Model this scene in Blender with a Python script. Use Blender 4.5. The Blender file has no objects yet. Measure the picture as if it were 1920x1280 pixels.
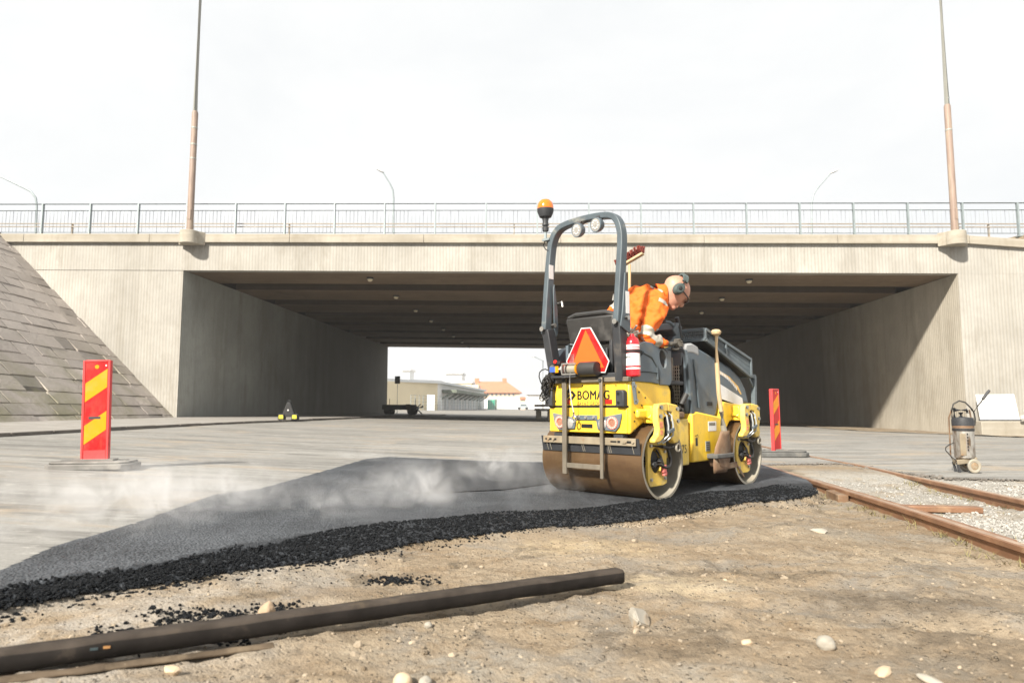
import bpy, bmesh, math, random
from mathutils import Vector, Matrix, Euler, noise as mnoise
random.seed(7)
SC = bpy.context.scene
COL = SC.collection
PI = math.pi
rad = math.radians

# ------------------------------------------------------------------ camera model
FPX, CAMH, PITCH = 1280.0, 0.85, math.atan((762-640)/1280.0)
CP, SP = math.cos(PITCH), math.sin(PITCH)

def ray(u, v):
    a = (u-960)/FPX; b = (640-v)/FPX
    return Vector((a, CP-SP*b, SP+CP*b))

def at(u, v, y):                       # point of the place at depth y
    r = ray(u, v)
    return Vector((0, 0, CAMH)) + r*(y/r.y)

def sm(t):
    t = min(1.0, max(0.0, t)); return t*t*(3-2*t)

def T(x, y):                           # terrain height
    near = .045*(math.sqrt(x*x+.5)-x)/2
    xx = max(-30, min(40, x))
    far = .25-.018*xx
    k = sm((y-9)/13)
    return near*(1-k)+far*k-.15*sm((y-28)/25)

def gt(u, v):                          # where a line of sight meets the terrain
    z = 0.0
    for i in range(60):
        r = ray(u, v); t = (z-CAMH)/r.z
        x, y = r.x*t, r.y*t
        z = .5*z+.5*T(x, y)
    return x, y, z

# ------------------------------------------------------------------ mesh helpers
class MB:
    def __init__(s): s.bm = bmesh.new()
    def face(s, pts):
        vs = [s.bm.verts.new(p) for p in pts]
        return s.bm.faces.new(vs)
    def box(s, c, d, rot=None):
        c = Vector(c); hx, hy, hz = d[0]/2, d[1]/2, d[2]/2
        R = rot.to_3x3() if rot is not None else Matrix.Identity(3)
        v = [s.bm.verts.new(c+R@Vector((x*hx, y*hy, z*hz))) for x in (-1, 1) for y in (-1, 1) for z in (-1, 1)]
        for q in ((0, 1, 3, 2), (4, 6, 7, 5), (0, 4, 5, 1), (2, 3, 7, 6), (0, 2, 6, 4), (1, 5, 7, 3)):
            s.bm.faces.new([v[i] for i in q])
        return s
    def bb(s, x0, x1, y0, y1, z0, z1):
        return s.box(((x0+x1)/2, (y0+y1)/2, (z0+z1)/2), (abs(x1-x0), abs(y1-y0), abs(z1-z0)))
    def bar(s, p0, p1, w, h, up=(0, 0, 1)):          # box beam between two points
        p0, p1 = Vector(p0), Vector(p1); d = p1-p0; L = d.length; d.normalize()
        up = Vector(up); sd = d.cross(up)
        if sd.length < 1e-4: sd = d.cross(Vector((0, 1, 0)))
        sd.normalize(); u2 = sd.cross(d)
        R = Matrix((sd, d, u2)).transposed()
        return s.box((p0+p1)/2, (w, L, h), R)
    def prism(s, pts, axis, a, b):
        def P(p, t):
            if axis == 'x': return (t, p[0], p[1])
            if axis == 'y': return (p[0], t, p[1])
            return (p[0], p[1], t)
        A = [s.bm.verts.new(P(p, a)) for p in pts]; B = [s.bm.verts.new(P(p, b)) for p in pts]
        n = len(pts)
        s.bm.faces.new(A); s.bm.faces.new(B[::-1])
        for i in range(n):
            s.bm.faces.new([A[i], B[i], B[(i+1) % n], A[(i+1) % n]])
        return s
    def ringprism(s, outer, inner, axis, a, b):      # plate with a hole, same point count
        def P(p, t):
            if axis == 'x': return (t, p[0], p[1])
            if axis == 'y': return (p[0], t, p[1])
            return (p[0], p[1], t)
        n = len(outer)
        L = [[s.bm.verts.new(P(p, t)) for p in ps] for ps in (outer, inner) for t in (a, b)]
        oa, ob, ia, ib = L
        for i in range(n):
            j = (i+1) % n
            s.bm.faces.new([oa[i], oa[j], ia[j], ia[i]]); s.bm.faces.new([ob[j], ob[i], ib[i], ib[j]])
            s.bm.faces.new([oa[j], oa[i], ob[i], ob[j]]); s.bm.faces.new([ia[i], ia[j], ib[j], ib[i]])
        return s
    def frame(s, d):
        d = Vector(d).normalized(); a = Vector((0, 0, 1)) if abs(d.z) < .9 else Vector((1, 0, 0))
        u = d.cross(a).normalized(); return u, u.cross(d).normalized()
    def tube(s, pts, r, n=10, closed=False, cap=True):
        pts = [Vector(p) for p in pts]; m = len(pts)
        rs = r if isinstance(r, (list, tuple)) else [r]*m
        rings = []; u = None
        for i, p in enumerate(pts):
            if closed: d = pts[(i+1) % m]-pts[i-1]
            else: d = pts[min(i+1, m-1)]-pts[max(i-1, 0)]
            d.normalize()
            if u is None: u, w = s.frame(d)
            else:
                u = (u-d*u.dot(d)).normalized(); w = d.cross(u).normalized()
            rings.append([s.bm.verts.new(p+(u*math.cos(2*PI*k/n)+w*math.sin(2*PI*k/n))*rs[i]) for k in range(n)])
        for i in range(m if closed else m-1):
            A, B = rings[i], rings[(i+1) % m]
            for k in range(n):
                s.bm.faces.new([A[k], A[(k+1) % n], B[(k+1) % n], B[k]])
        if cap and not closed:
            s.bm.faces.new(rings[0][::-1]); s.bm.faces.new(rings[-1])
        return s
    def cyl(s, p0, p1, r, r2=None, n=16):
        return s.tube([p0, p1], [r, r if r2 is None else r2], n)
    def lathe(s, prof, o, d, n=24, closed=False):
        o = Vector(o); d = Vector(d).normalized(); u, w = s.frame(d)
        rings = []
        for r, z in prof:
            if r < 1e-6: rings.append([s.bm.verts.new(o+d*z)])
            else: rings.append([s.bm.verts.new(o+d*z+(u*math.cos(2*PI*k/n)+w*math.sin(2*PI*k/n))*r) for k in range(n)])
        m = len(rings)
        for i in range(m if closed else m-1):
            A, B = rings[i], rings[(i+1) % m]
            for k in range(n):
                a0, a1 = A[k % len(A)], A[(k+1) % len(A)]; b0, b1 = B[k % len(B)], B[(k+1) % len(B)]
                f = [x for j, x in enumerate((a0, a1, b1, b0)) if x not in (a0, a1, b1, b0)[:j]]
                if len(f) > 2: s.bm.faces.new(f)
        return s
    def ell(s, c, r, rot=None, u=16, v=10):
        c = Vector(c); R = rot.to_3x3() if rot is not None else Matrix.Identity(3)
        M4 = Matrix.Translation(c) @ R.to_4x4() @ Matrix.Diagonal((r[0], r[1], r[2], 1))
        bmesh.ops.create_uvsphere(s.bm, u_segments=u, v_segments=v, radius=1, matrix=M4)
        return s
    def sweep(s, path, w, d, side):                   # rectangular section swept along a path in a plane; side = fixed axis
        path = [Vector(p) for p in path]; m = len(path); side = Vector(side); rings = []
        for i, p in enumerate(path):
            t = (path[min(i+1, m-1)]-path[max(i-1, 0)]).normalized()
            nn = t.cross(side).normalized(); sd = nn.cross(t)
            rings.append([s.bm.verts.new(p+nn*a*w/2+sd*b*d/2) for a, b in ((-1, -1), (1, -1), (1, 1), (-1, 1))])
        for i in range(m-1):
            for k in range(4):
                s.bm.faces.new([rings[i][k], rings[i][(k+1) % 4], rings[i+1][(k+1) % 4], rings[i+1][k]])
        s.bm.faces.new(rings[0][::-1]); s.bm.faces.new(rings[-1])
        return s
    def map(s, fn):
        for v in s.bm.verts: v.co = Vector(fn(v.co))
        return s
    def xf(s, M4):
        bmesh.ops.transform(s.bm, matrix=M4, verts=s.bm.verts); return s
    def build(s, name, mat, parent=None, bevel=0, ang=35, seg=2, flat=False):
        bmesh.ops.recalc_face_normals(s.bm, faces=s.bm.faces)
        me = bpy.data.meshes.new(name); s.bm.to_mesh(me); s.bm.free()
        return link(name, me, mat, parent, bevel, ang, seg, flat)

def link(name, me, mat, parent=None, bevel=0, ang=35, seg=2, flat=False):
    for m in (mat if isinstance(mat, (list, tuple)) else [mat]): me.materials.append(m)
    if not flat:
        me.shade_smooth(); me.set_sharp_from_angle(angle=rad(ang))
    o = bpy.data.objects.new(name, me); COL.objects.link(o)
    if parent is not None: o.parent = parent
    if bevel:
        b = o.modifiers.new('bevel', 'BEVEL'); b.width = bevel; b.segments = seg; b.limit_method = 'ANGLE'; b.angle_limit = rad(40)
        b.harden_normals = False
    return o

def tag(o, label, cat, group=None, kind=None):
    o['label'] = label; o['category'] = cat
    if group: o['group'] = group
    if kind: o['kind'] = kind
    return o
def struct(o, kind='structure'):
    o['kind'] = kind; return o
def empty(name, loc=(0, 0, 0), rz=0, label=None, cat=None, group=None):
    o = bpy.data.objects.new(name, None); COL.objects.link(o); o.location = loc; o.rotation_euler = (0, 0, rz)
    o.empty_display_size = .1
    if label: tag(o, label, cat, group)
    return o
def copy_tree(o, parent=None):
    c = o.copy(); COL.objects.link(c); c.parent = parent
    for ch in list(o.children): copy_tree(ch, c)
    return c
def tri_mesh(verts, faces, name):
    me = bpy.data.meshes.new(name); me.from_pydata(verts, [], faces); me.update(); return me

def text(name, s, size, mat, parent, loc, rot, sx=1.0, bold=0.0, ext=.0015, align='LEFT', shear=0, heavy=0):
    cu = bpy.data.curves.new(name, 'FONT'); cu.body = s; cu.size = size; cu.extrude = ext; cu.offset = bold; cu.align_x = align; cu.shear = shear; cu.space_character = 1.08
    o = bpy.data.objects.new(name, cu); COL.objects.link(o)
    dg = bpy.context.evaluated_depsgraph_get(); dg.update()
    me = bpy.data.meshes.new_from_object(o.evaluated_get(dg)); bpy.data.objects.remove(o)
    if heavy:                                   # a heavier face: the letters repeated a hair apart
        bm = bmesh.new()
        for i, (dx, dy) in enumerate(((0, 0), (heavy, 0), (-heavy, 0), (0, heavy*.6), (0, -heavy*.6))):
            m2 = me.copy(); m2.transform(Matrix.Translation((dx, dy, -.00025*i))); bm.from_mesh(m2)
        me = bpy.data.meshes.new(name); bm.to_mesh(me); bm.free()
    me.transform(Matrix.Translation(loc) @ Euler(rot).to_matrix().to_4x4() @ Matrix.Diagonal((sx, 1, 1, 1)))
    me.materials.clear()
    return link(name, me, mat, parent, flat=True)

# ------------------------------------------------------------------ materials
def nodes(name):
    m = bpy.data.materials.new(name); m.use_nodes = True
    nt = m.node_tree; b = nt.nodes['Principled BSDF']
    return m, nt, b
def N(nt, typ, **k):
    n = nt.nodes.new(typ)
    for a, v in k.items():
        if a.startswith('i_'):
            key = a[2:]
            n.inputs[int(key) if key.isdigit() else key].default_value = v
        else: setattr(n, a, v)
    return n
def L(nt, a, b): nt.links.new(a, b)
def mixc(nt, fac, a, b, blend='MIX'):
    n = N(nt, 'ShaderNodeMix', data_type='RGBA', blend_type=blend)
    for s, v in ((n.inputs[0], fac), (n.inputs[6], a), (n.inputs[7], b)):
        if hasattr(v, 'is_output'): L(nt, v, s)
        elif isinstance(v, (int, float)): s.default_value = v
        else: s.default_value = (*v, 1)
    return n.outputs[2]
def math_(nt, op, a, b=None, clamp=False):
    n = N(nt, 'ShaderNodeMath', operation=op, use_clamp=clamp)
    for i, v in enumerate((a, b)):
        if v is None: continue
        if hasattr(v, 'is_output'): L(nt, v, n.inputs[i])
        else: n.inputs[i].default_value = v
    return n.outputs[0]
def coords(nt, scale=(1, 1, 1), rot=(0, 0, 0)):
    tc = N(nt, 'ShaderNodeTexCoord'); mp = N(nt, 'ShaderNodeMapping')
    mp.inputs['Scale'].default_value = scale; mp.inputs['Rotation'].default_value = rot
    L(nt, tc.outputs['Object'], mp.inputs[0]); return mp.outputs[0]
def noise(nt, co, scale, detail=4, rough=.55, dist=0):
    n = N(nt, 'ShaderNodeTexNoise', i_Scale=scale, i_Detail=detail, i_Roughness=rough, i_Distortion=dist)
    L(nt, co, n.inputs['Vector']); return n.outputs['Fac']
def ramp(nt, f, lo, hi, smooth=False):
    n = N(nt, 'ShaderNodeMapRange', clamp=True); n.inputs[1].default_value = lo; n.inputs[2].default_value = hi
    if smooth: n.interpolation_type = 'SMOOTHSTEP'
    L(nt, f, n.inputs[0]); return n.outputs[0]
def bump(nt, b, h, strength=.3, dist=.01, prev=None):
    n = N(nt, 'ShaderNodeBump'); n.inputs['Strength'].default_value = strength; n.inputs['Distance'].default_value = dist
    L(nt, h, n.inputs['Height'])
    if prev is not None: L(nt, prev, n.inputs['Normal'])
    L(nt, n.outputs[0], b.inputs['Normal']); return n.outputs[0]

def mat(name, c, rough=.6, metal=0.0, var=.15, scale=5, dirt=None, dirt_lo=.55, dirt_hi=.75, dscale=3, bmp=0, bscale=60, stretch=(1, 1, 1), coat=0, emit=0, spec=None, bdist=.004, speck=0):
    m, nt, b = nodes(name); co = coords(nt, stretch)
    a = tuple(min(1, x*(1-var)) for x in c); d = tuple(min(1, x*(1+var)) for x in c)
    col = mixc(nt, ramp(nt, noise(nt, co, scale, 5), .3, .7), a, d)
    if speck:
        sk_ = ramp(nt, noise(nt, co, 55, 3, .6), .66, .70); bigm = ramp(nt, noise(nt, co, 4.5, 4, .6), .35, .65)
        sp0 = N(nt, 'ShaderNodeSeparateXYZ'); L(nt, co, sp0.inputs[0]); lowz = ramp(nt, sp0.outputs[2], 1.3, .5)
        col = mixc(nt, math_(nt, 'MULTIPLY', math_(nt, 'MULTIPLY', sk_, bigm), speck), col, (.05, .042, .03))
        col = mixc(nt, math_(nt, 'MULTIPLY', math_(nt, 'MULTIPLY', ramp(nt, noise(nt, coords(nt, (5, 5, 1.1)), 3.0, 6, .7), .48, .72), lowz), .6*speck), col, (.30, .225, .11))
    if dirt is not None:
        f = ramp(nt, noise(nt, co, dscale, 6, .65), dirt_lo, dirt_hi)
        col = mixc(nt, f, col, dirt)
        r = N(nt, 'ShaderNodeMapRange'); r.inputs[3].default_value = rough; r.inputs[4].default_value = min(1, rough+.3); L(nt, f, r.inputs[0]); L(nt, r.outputs[0], b.inputs['Roughness'])
    else: b.inputs['Roughness'].default_value = rough
    L(nt, col, b.inputs['Base Color']); b.inputs['Metallic'].default_value = metal
    if spec is not None: b.inputs['Specular IOR Level'].default_value = spec
    if coat: b.inputs['Coat Weight'].default_value = coat; b.inputs['Coat Roughness'].default_value = .15
    if bmp: bump(nt, b, noise(nt, co, bscale, 4), bmp, bdist)
    if emit:
        L(nt, col, b.inputs['Emission Color']); b.inputs['Emission Strength'].default_value = emit
    return m

DUST = (.36, .29, .2)
M_ = {}
M_['yellow'] = mat('yellow_paint', (.86, .56, .035), .38, 0, .06, 3, (.50, .39, .16), .56, .80, 4, .06, 30, coat=.2, speck=.8)
M_['yellow2'] = mat('dusty_yellow_paint', (.80, .56, .10), .5, 0, .10, 5, (.46, .37, .19), .48, .74, 5, .08, 40, speck=.9)
M_['hood'] = mat('slate_grey_plastic', (.098, .126, .150), .5, 0, .12, 4, (.20, .19, .165), .5, .8, 5, .1, 90, speck=.35)
M_['greysteel'] = mat('grey_painted_steel', (.066, .085, .098), .42, 0, .15, 5, (.25, .24, .2), .6, .8, 6, .05, 60)
M_['tray'] = mat('grey_tray_steel', (.105, .13, .145), .45, 0, .15, 6, (.2, .19, .165), .55, .8, 6, .05, 60)
M_['dark'] = mat('dark_plastic', (.028, .03, .034), .55, 0, .25, 6, (.12, .10, .08), .58, .8, 6, .08, 90)
M_['black'] = mat('black_rubber', (.014, .014, .015), .7, 0, .3, 10, (.06, .055, .05), .6, .85, 7)
M_['seat'] = mat('seat_vinyl', (.028, .027, .026), .42, 0, .2, 6, (.09, .085, .08), .55, .8, 5, .12, 140)
M_['drum'] = mat('worn_brown_drum_steel', (.16, .098, .05), .36, .55, .28, 3, (.085, .045, .022), .45, .75, 3.5, .12, 50, (.35, 1, 1), spec=.5, speck=.3)
M_['rim'] = mat('dusty_grey_steel', (.27, .25, .205), .6, .1, .2, 5, (.26, .21, .14), .5, .75, 5, .1, 50)
M_['steel'] = mat('bare_steel', (.42, .41, .38), .38, .7, .2, 8, (.25, .18, .12), .6, .8, 8)
M_['scraper'] = mat('muddy_steel', (.25, .21, .148), .6, .2, .25, 6, (.24, .15, .08), .52, .7, 8, .15, 60)
M_['rung'] = mat('worn_ladder_steel', (.17, .148, .115), .55, .3, .25, 9, (.12, .10, .075), .45, .7, 4, .1, 60, (1, 1, .4))
M_['red'] = mat('red_reflector', (.55, .02, .015), .25, 0, .1, 40, coat=.6)
M_['signred'] = mat('retroreflective_red', (.48, .005, .007), .4, 0, .05, 6, (.36, .05, .04), .50, .80, 7, spec=.3, speck=.35)
M_['signorange'] = mat('fluorescent_orange', (.80, .105, .008), .5, 0, .05, 4, (.62, .13, .04), .62, .9, 12)
M_['signyellow'] = mat('retroreflective_yellow', (.74, .265, .001), .4, 0, .04, 6, (.50, .28, .05), .52, .85, 9, spec=.3, speck=.35)
M_['signback'] = mat('pale_red_plastic', (.62, .045, .045), .45, 0, .08, 6)
M_['white'] = mat('white_plastic', (.55, .55, .54), .45, 0, .05, 5, (.55, .53, .5), .6, .85, 6)
M_['amber'] = mat('amber_lens', (.72, .15, .002), .12, 0, .12, 9, coat=.6, emit=.06)
M_['lens'] = mat('clear_lamp_lens', (.36, .35, .33), .18, .2, .2, 60, coat=.7)
M_['led'] = mat('pink_lit_lamp_ring', (.85, .24, .19), .25, 0, .05, 30, emit=.2)
M_['lampcore'] = mat('brown_lamp_core', (.35, .17, .11), .25, .2, .2, 40, coat=.5)
M_['ext'] = mat('red_extinguisher_paint', (.55, .012, .02), .22, 0, .05, 5, coat=.5)
M_['paper'] = mat('printed_label', (.76, .75, .73), .4, 0, .06, 30)
M_['ink'] = mat('black_lettering', (.012, .011, .01), .45, 0, .1, 20)
M_['inkgrey'] = mat('grey_lettering', (.075, .06, .03), .5, 0, .1, 20)
M_['wood'] = mat('worn_wooden_handle', (.50, .36, .20), .6, 0, .25, 6, (.38, .3, .2), .5, .75, 7, .1, 60, (8, 8, 1))
M_['brick'] = mat('red_brown_bristles', (.26, .055, .04), .8, 0, .25, 20, bmp=.5, bscale=160)
M_['rust'] = mat('rusty_blade', (.18, .11, .065), .7, .25, .3, 6, (.30, .24, .17), .5, .75, 7, .2, 50)
M_['orange'] = mat('orange_hi_vis_cloth', (.78, .135, .007), .8, 0, .09, 5, (.62, .12, .025), .6, .85, 4, .3, 60)
M_['band'] = mat('silver_reflective_band', (.43, .40, .34), .4, .2, .12, 12, (.5, .4, .3), .55, .8, 9)
M_['skin'] = mat('pinkish_skin', (.50, .255, .175), .5, 0, .14, 7, (.46, .175, .12), .50, .75, 11, .06, 90)  # plain skin tone with redder blotches
M_['muff'] = mat('ear_defender_plastic', (.055, .075, .07), .4, 0, .2, 10)
M_['glass'] = mat('dark_spectacle_plastic', (.02, .02, .02), .15, 0, .1, 10, coat=.6)
M_['galv'] = mat('galvanised_steel', (.25, .29, .30), .5, .3, .12, 7, (.30, .30, .28), .6, .8, 5)
M_['galvthin'] = mat('galvanised_rods', (.42, .45, .46), .5, .2, .08, 7)
M_['brightsteel'] = mat('scuffed_stainless_tank', (.56, .54, .50), .3, .8, .15, 4, (.16, .11, .07), .45, .62, 5, .1, 40, (3, 3, .8))
M_['postlow'] = mat('weathered_brown_post_paint', (.235, .17, .135), .6, 0, .2, 3, (.33, .27, .20), .5, .7, 2, .1, 30, (4, 4, .5))
M_['posthigh'] = mat('pale_grey_post', (.30, .30, .265), .55, .2, .1, 4, stretch=(4, 4, .4))
M_['rail'] = mat('rusty_rail_steel', (.27, .145, .085), .5, .45, .25, 5, (.36, .23, .14), .5, .72, 4, .15, 40)
M_['railhead'] = mat('polished_rail_head', (.46, .33, .24), .4, .55, .2, 6, (.32, .2, .12), .5, .75, 5)
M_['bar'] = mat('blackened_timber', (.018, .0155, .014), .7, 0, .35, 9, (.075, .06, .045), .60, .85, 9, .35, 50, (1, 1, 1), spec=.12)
M_['bartop'] = mat('paler_grey_timber', (.050, .041, .034), .85, 0, .35, 9, (.10, .078, .055), .55, .8, 8, .4, 50, spec=.12)  # paler tone for the upward faces of the timber
M_['base'] = mat('recycled_rubber_base', (.15, .142, .13), .85, 0, .2, 9, (.27, .255, .23), .5, .75, 5, .3, 60)
M_['basedark'] = mat('dark_rubber_base', (.10, .10, .095), .85, 0, .25, 9, (.22, .2, .17), .55, .8, 5, .3, 60)
M_['stone'] = mat('pale_stone', (.31, .285, .24), .75, 0, .2, 8, (.42, .30, .18), .52, .72, 7, .3, 30)
M_['khaki'] = mat('dirty_work_glove', (.07, .065, .055), .8, 0, .3, 14)
M_['mesh'] = mat('grille_bars', (.45, .42, .36), .6, .1, .2, 8, (.2, .17, .12), .5, .7, 6)
M_['blackhole'] = mat('black_void', (.004, .004, .004), .9, 0, .1, 5)
M_['hose'] = mat('black_hydraulic_hose', (.02, .019, .018), .5, 0, .3, 12, (.15, .12, .09), .55, .8, 7)
M_['pink'] = mat('faded_red_tape', (.62, .16, .14), .6, 0, .2, 20)
# ------------------------------------------------------------------ setting materials
def concrete(name, c, rib=True, rough=.85, depth_shade=None):
    m, nt, b = nodes(name); co = coords(nt)
    big = noise(nt, co, .35, 5, .6)
    st = noise(nt, coords(nt, (1.6, 1.6, .10)), 1.3, 5, .6)
    fine = noise(nt, co, 9, 6, .7)
    col = mixc(nt, ramp(nt, big, .35, .68), tuple(x*.78 for x in c), tuple(min(1, x*1.10) for x in c))
    mm = noise(nt, coords(nt, (1, 1, .8)), 2.6, 7, .75, .3)
    col = mixc(nt, math_(nt, 'MULTIPLY', ramp(nt, mm, .48, .66), .30), col, (c[0]*.62, c[1]*.60, c[2]*.56))
    col = mixc(nt, math_(nt, 'MULTIPLY', ramp(nt, st, .50, .70), .45), col, (c[0]*.56, c[1]*.54, c[2]*.50))
    blot = noise(nt, coords(nt, (1, 1, .35)), .8, 7, .75, .4)
    col = mixc(nt, math_(nt, 'MULTIPLY', ramp(nt, blot, .54, .68), .5), col, (c[0]*.55, c[1]*.52, c[2]*.47))
    col = mixc(nt, math_(nt, 'MULTIPLY', ramp(nt, fine, .45, .8), .3), col, (c[0]*.7, c[1]*.68, c[2]*.65))
    if rib:
        sp = N(nt, 'ShaderNodeSeparateXYZ'); L(nt, co, sp.inputs[0])
        s = math_(nt, 'ADD', sp.outputs[0], sp.outputs[1])
        wob = math_(nt, 'MULTIPLY', noise(nt, coords(nt, (1, 1, .3)), 2.0, 2), .05)
        s = math_(nt, 'ADD', s, wob)
        w = math_(nt, 'SINE', math_(nt, 'MULTIPLY', s, 2*PI/.105))
        w = ramp(nt, w, -.9, .5)
        ribn = ramp(nt, noise(nt, coords(nt, (1, 1, .15)), 1.2, 4), .3, .65)
        grv = math_(nt, 'MULTIPLY', math_(nt, 'SUBTRACT', 1.0, w), math_(nt, 'MULTIPLY', ribn, .34))
        col = mixc(nt, grv, col, (c[0]*.66, c[1]*.62, c[2]*.54))
        h = math_(nt, 'ADD', math_(nt, 'MULTIPLY', w, .8), math_(nt, 'MULTIPLY', fine, .4))
        bump(nt, b, h, .35, .02)
    else:
        bd = noise(nt, coords(nt, (.12, 3, 3)), 2.2, 4)
        col = mixc(nt, math_(nt, 'MULTIPLY', ramp(nt, bd, .4, .65), .5), col, (c[0]*.62, c[1]*.58, c[2]*.52))
        bump(nt, b, math_(nt, 'ADD', bd, math_(nt, 'MULTIPLY', fine, .4)), .4, .02)
    if depth_shade:                                  # underpass shade painted into the walls by depth, its edge broken into streaks
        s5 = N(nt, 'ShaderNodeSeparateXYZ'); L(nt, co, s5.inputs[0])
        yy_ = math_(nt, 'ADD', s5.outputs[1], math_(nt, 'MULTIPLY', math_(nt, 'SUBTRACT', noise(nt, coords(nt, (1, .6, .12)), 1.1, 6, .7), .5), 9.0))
        col = mixc(nt, math_(nt, 'MULTIPLY', ramp(nt, yy_, depth_shade[0], depth_shade[1]), .72), col, (c[0]*.22, c[1]*.19, c[2]*.16))
    L(nt, col, b.inputs['Base Color']); b.inputs['Roughness'].default_value = rough; b.inputs['Specular IOR Level'].default_value = .2
    return m
M_['conc'] = concrete('ribbed_concrete', (.378, .362, .330))
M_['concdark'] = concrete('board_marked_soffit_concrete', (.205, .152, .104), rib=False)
M_['concl'] = concrete('grey_painted_inner_concrete', (.36, .37, .345), depth_shade=(5, 15))  # grey paint, with the underpass shade painted in further back
M_['concr'] = concrete('painted_shade_inner_concrete', (.46, .425, .36), depth_shade=(5, 11))  # paler base stands in for sun on this wall, painted shade deeper in
M_['concgap'] = concrete('painted_gap_shade_concrete', (.085, .065, .048), rib=False)  # shade of the gaps between girders put into this dark base colour
M_['concplain'] = concrete('coping_concrete', (.37, .34, .285), rib=False)

def dirtmat():
    m, nt, b = nodes('sandy_dirt'); co = coords(nt)
    a = noise(nt, co, .7, 6, .65, .6); c2 = noise(nt, coords(nt, (1.5, 3.2, 1), (0, 0, .45)), 1.5, 6, .7, .5); f = noise(nt, co, 38, 5, .7)
    mf = noise(nt, co, 11, 6, .75, .4)
    col = mixc(nt, ramp(nt, a, .36, .62), (.232, .174, .114), (.325, .266, .192))
    col = mixc(nt, math_(nt, 'MULTIPLY', ramp(nt, c2, .50, .66), .8), col, (.165, .112, .063))
    g = noise(nt, coords(nt, (1, 1.6, 1), (0, 0, -.3)), 1.05, 6, .7, .8)
    col = mixc(nt, math_(nt, 'MULTIPLY', ramp(nt, g, .49, .60), .85), col, (.225, .208, .182))
    g2 = noise(nt, coords(nt, (1.3, 1, 1), (0, 0, 1.3)), 2.6, 6, .72, .6)
    col = mixc(nt, math_(nt, 'MULTIPLY', ramp(nt, g2, .54, .64), .8), col, (.085, .07, .052))
    pale = noise(nt, co, 4.5, 5, .7)
    col = mixc(nt, math_(nt, 'MULTIPLY', ramp(nt, pale, .57, .70), .6), col, (.36, .31, .24))
    col = mixc(nt, math_(nt, 'MULTIPLY', ramp(nt, mf, .54, .74), .5), col, (.165, .118, .072))
    col = mixc(nt, math_(nt, 'MULTIPLY', ramp(nt, mf, .46, .30), .55), col, (.41, .345, .26))
    # stains with shapes of their own: damp brown, damp dark and dry grey patches
    wob = N(nt, 'ShaderNodeVectorMath', operation='MULTIPLY_ADD'); nw = N(nt, 'ShaderNodeTexNoise', i_Scale=3.2, i_Detail=6.0, i_Roughness=.7); L(nt, co, nw.inputs['Vector'])
    L(nt, nw.outputs['Color'], wob.inputs[0]); wob.inputs[1].default_value = (.55, .55, 0); L(nt, co, wob.inputs[2])
    mott = ramp(nt, noise(nt, co, 7, 6, .75), .34, .56)
    for (u_, v_, rx_, ry_, cc, am) in [(1240, 1185, .34, .20, (.105, .08, .055), .85), (1700, 1110, .62, .32, (.115, .09, .064), .95), (1830, 1200, .42, .26, (.11, .088, .064), .9), (1700, 1230, .4, .16, (.2, .175, .14), .9), (1480, 1010, .55, .25, (.185, .135, .085), .75), (1480, 1062, .42, .08, (.10, .08, .055), .8), (900, 1225, .40, .18, (.27, .25, .215), .85), (1330, 1245, .36, .15, (.26, .24, .205), .8), (1640, 985, .7, .35, (.25, .225, .185), .8), (1100, 1015, .6, .3, (.44, .345, .215), .7), (1250, 1085, .5, .2, (.45, .37, .25), .7), (640, 1095, .45, .13, (.17, .125, .08), .8), (1560, 1270, .3, .12, (.16, .125, .085), .8), (200, 1262, .35, .1, (.2, .15, .095), .6)]:
        gx, gy, gz_ = gt(u_, v_)
        s1 = N(nt, 'ShaderNodeVectorMath', operation='SUBTRACT'); L(nt, wob.outputs[0], s1.inputs[0]); s1.inputs[1].default_value = (gx+.275, gy+.275, 0)
        s2 = N(nt, 'ShaderNodeVectorMath', operation='MULTIPLY'); L(nt, s1.outputs[0], s2.inputs[0]); s2.inputs[1].default_value = (1/rx_, 1/ry_, 0)
        s3 = N(nt, 'ShaderNodeVectorMath', operation='LENGTH'); L(nt, s2.outputs[0], s3.inputs[0])
        col = mixc(nt, math_(nt, 'MULTIPLY', math_(nt, 'MULTIPLY', ramp(nt, s3.outputs['Value'], 1.15, .35, True), mott), am), col, cc)
    sep = N(nt, 'ShaderNodeSeparateXYZ'); L(nt, co, sep.inputs[0]); grey = math_(nt, 'MULTIPLY', ramp(nt, sep.outputs[0], -.6, -1.3), ramp(nt, noise(nt, co, 3.0, 6, .7), .38, .56))
    col = mixc(nt, math_(nt, 'MULTIPLY', grey, .75), col, (.38, .35, .31))
    bl_ = math_(nt, 'SUBTRACT', sep.outputs[0], math_(nt, 'MULTIPLY', sep.outputs[1], .105)); bl_ = math_(nt, 'ADD', bl_, math_(nt, 'MULTIPLY', math_(nt, 'SUBTRACT', noise(nt, co, 2.5, 5, .7), .5), .35))
    bal = math_(nt, 'MULTIPLY', ramp(nt, bl_, 2.72, 2.85), ramp(nt, sep.outputs[1], 9.6, 8.6)); GB = bal
    v = N(nt, 'ShaderNodeTexVoronoi', i_Scale=55.0, i_Randomness=1.0); L(nt, co, v.inputs['Vector'])
    peb = ramp(nt, v.outputs['Distance'], .42, .18)
    sel = N(nt, 'ShaderNodeSeparateColor'); L(nt, v.outputs['Color'], sel.inputs[0])
    isp = math_(nt, 'MULTIPLY', peb, ramp(nt, sel.outputs[0], .78, .80))
    pc = mixc(nt, sel.outputs[1], (.16, .13, .095), (.37, .33, .27))
    col = mixc(nt, math_(nt, 'MULTIPLY', isp, .8), col, pc)
    v2 = N(nt, 'ShaderNodeTexVoronoi', i_Scale=130.0); L(nt, co, v2.inputs['Vector'])
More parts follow.
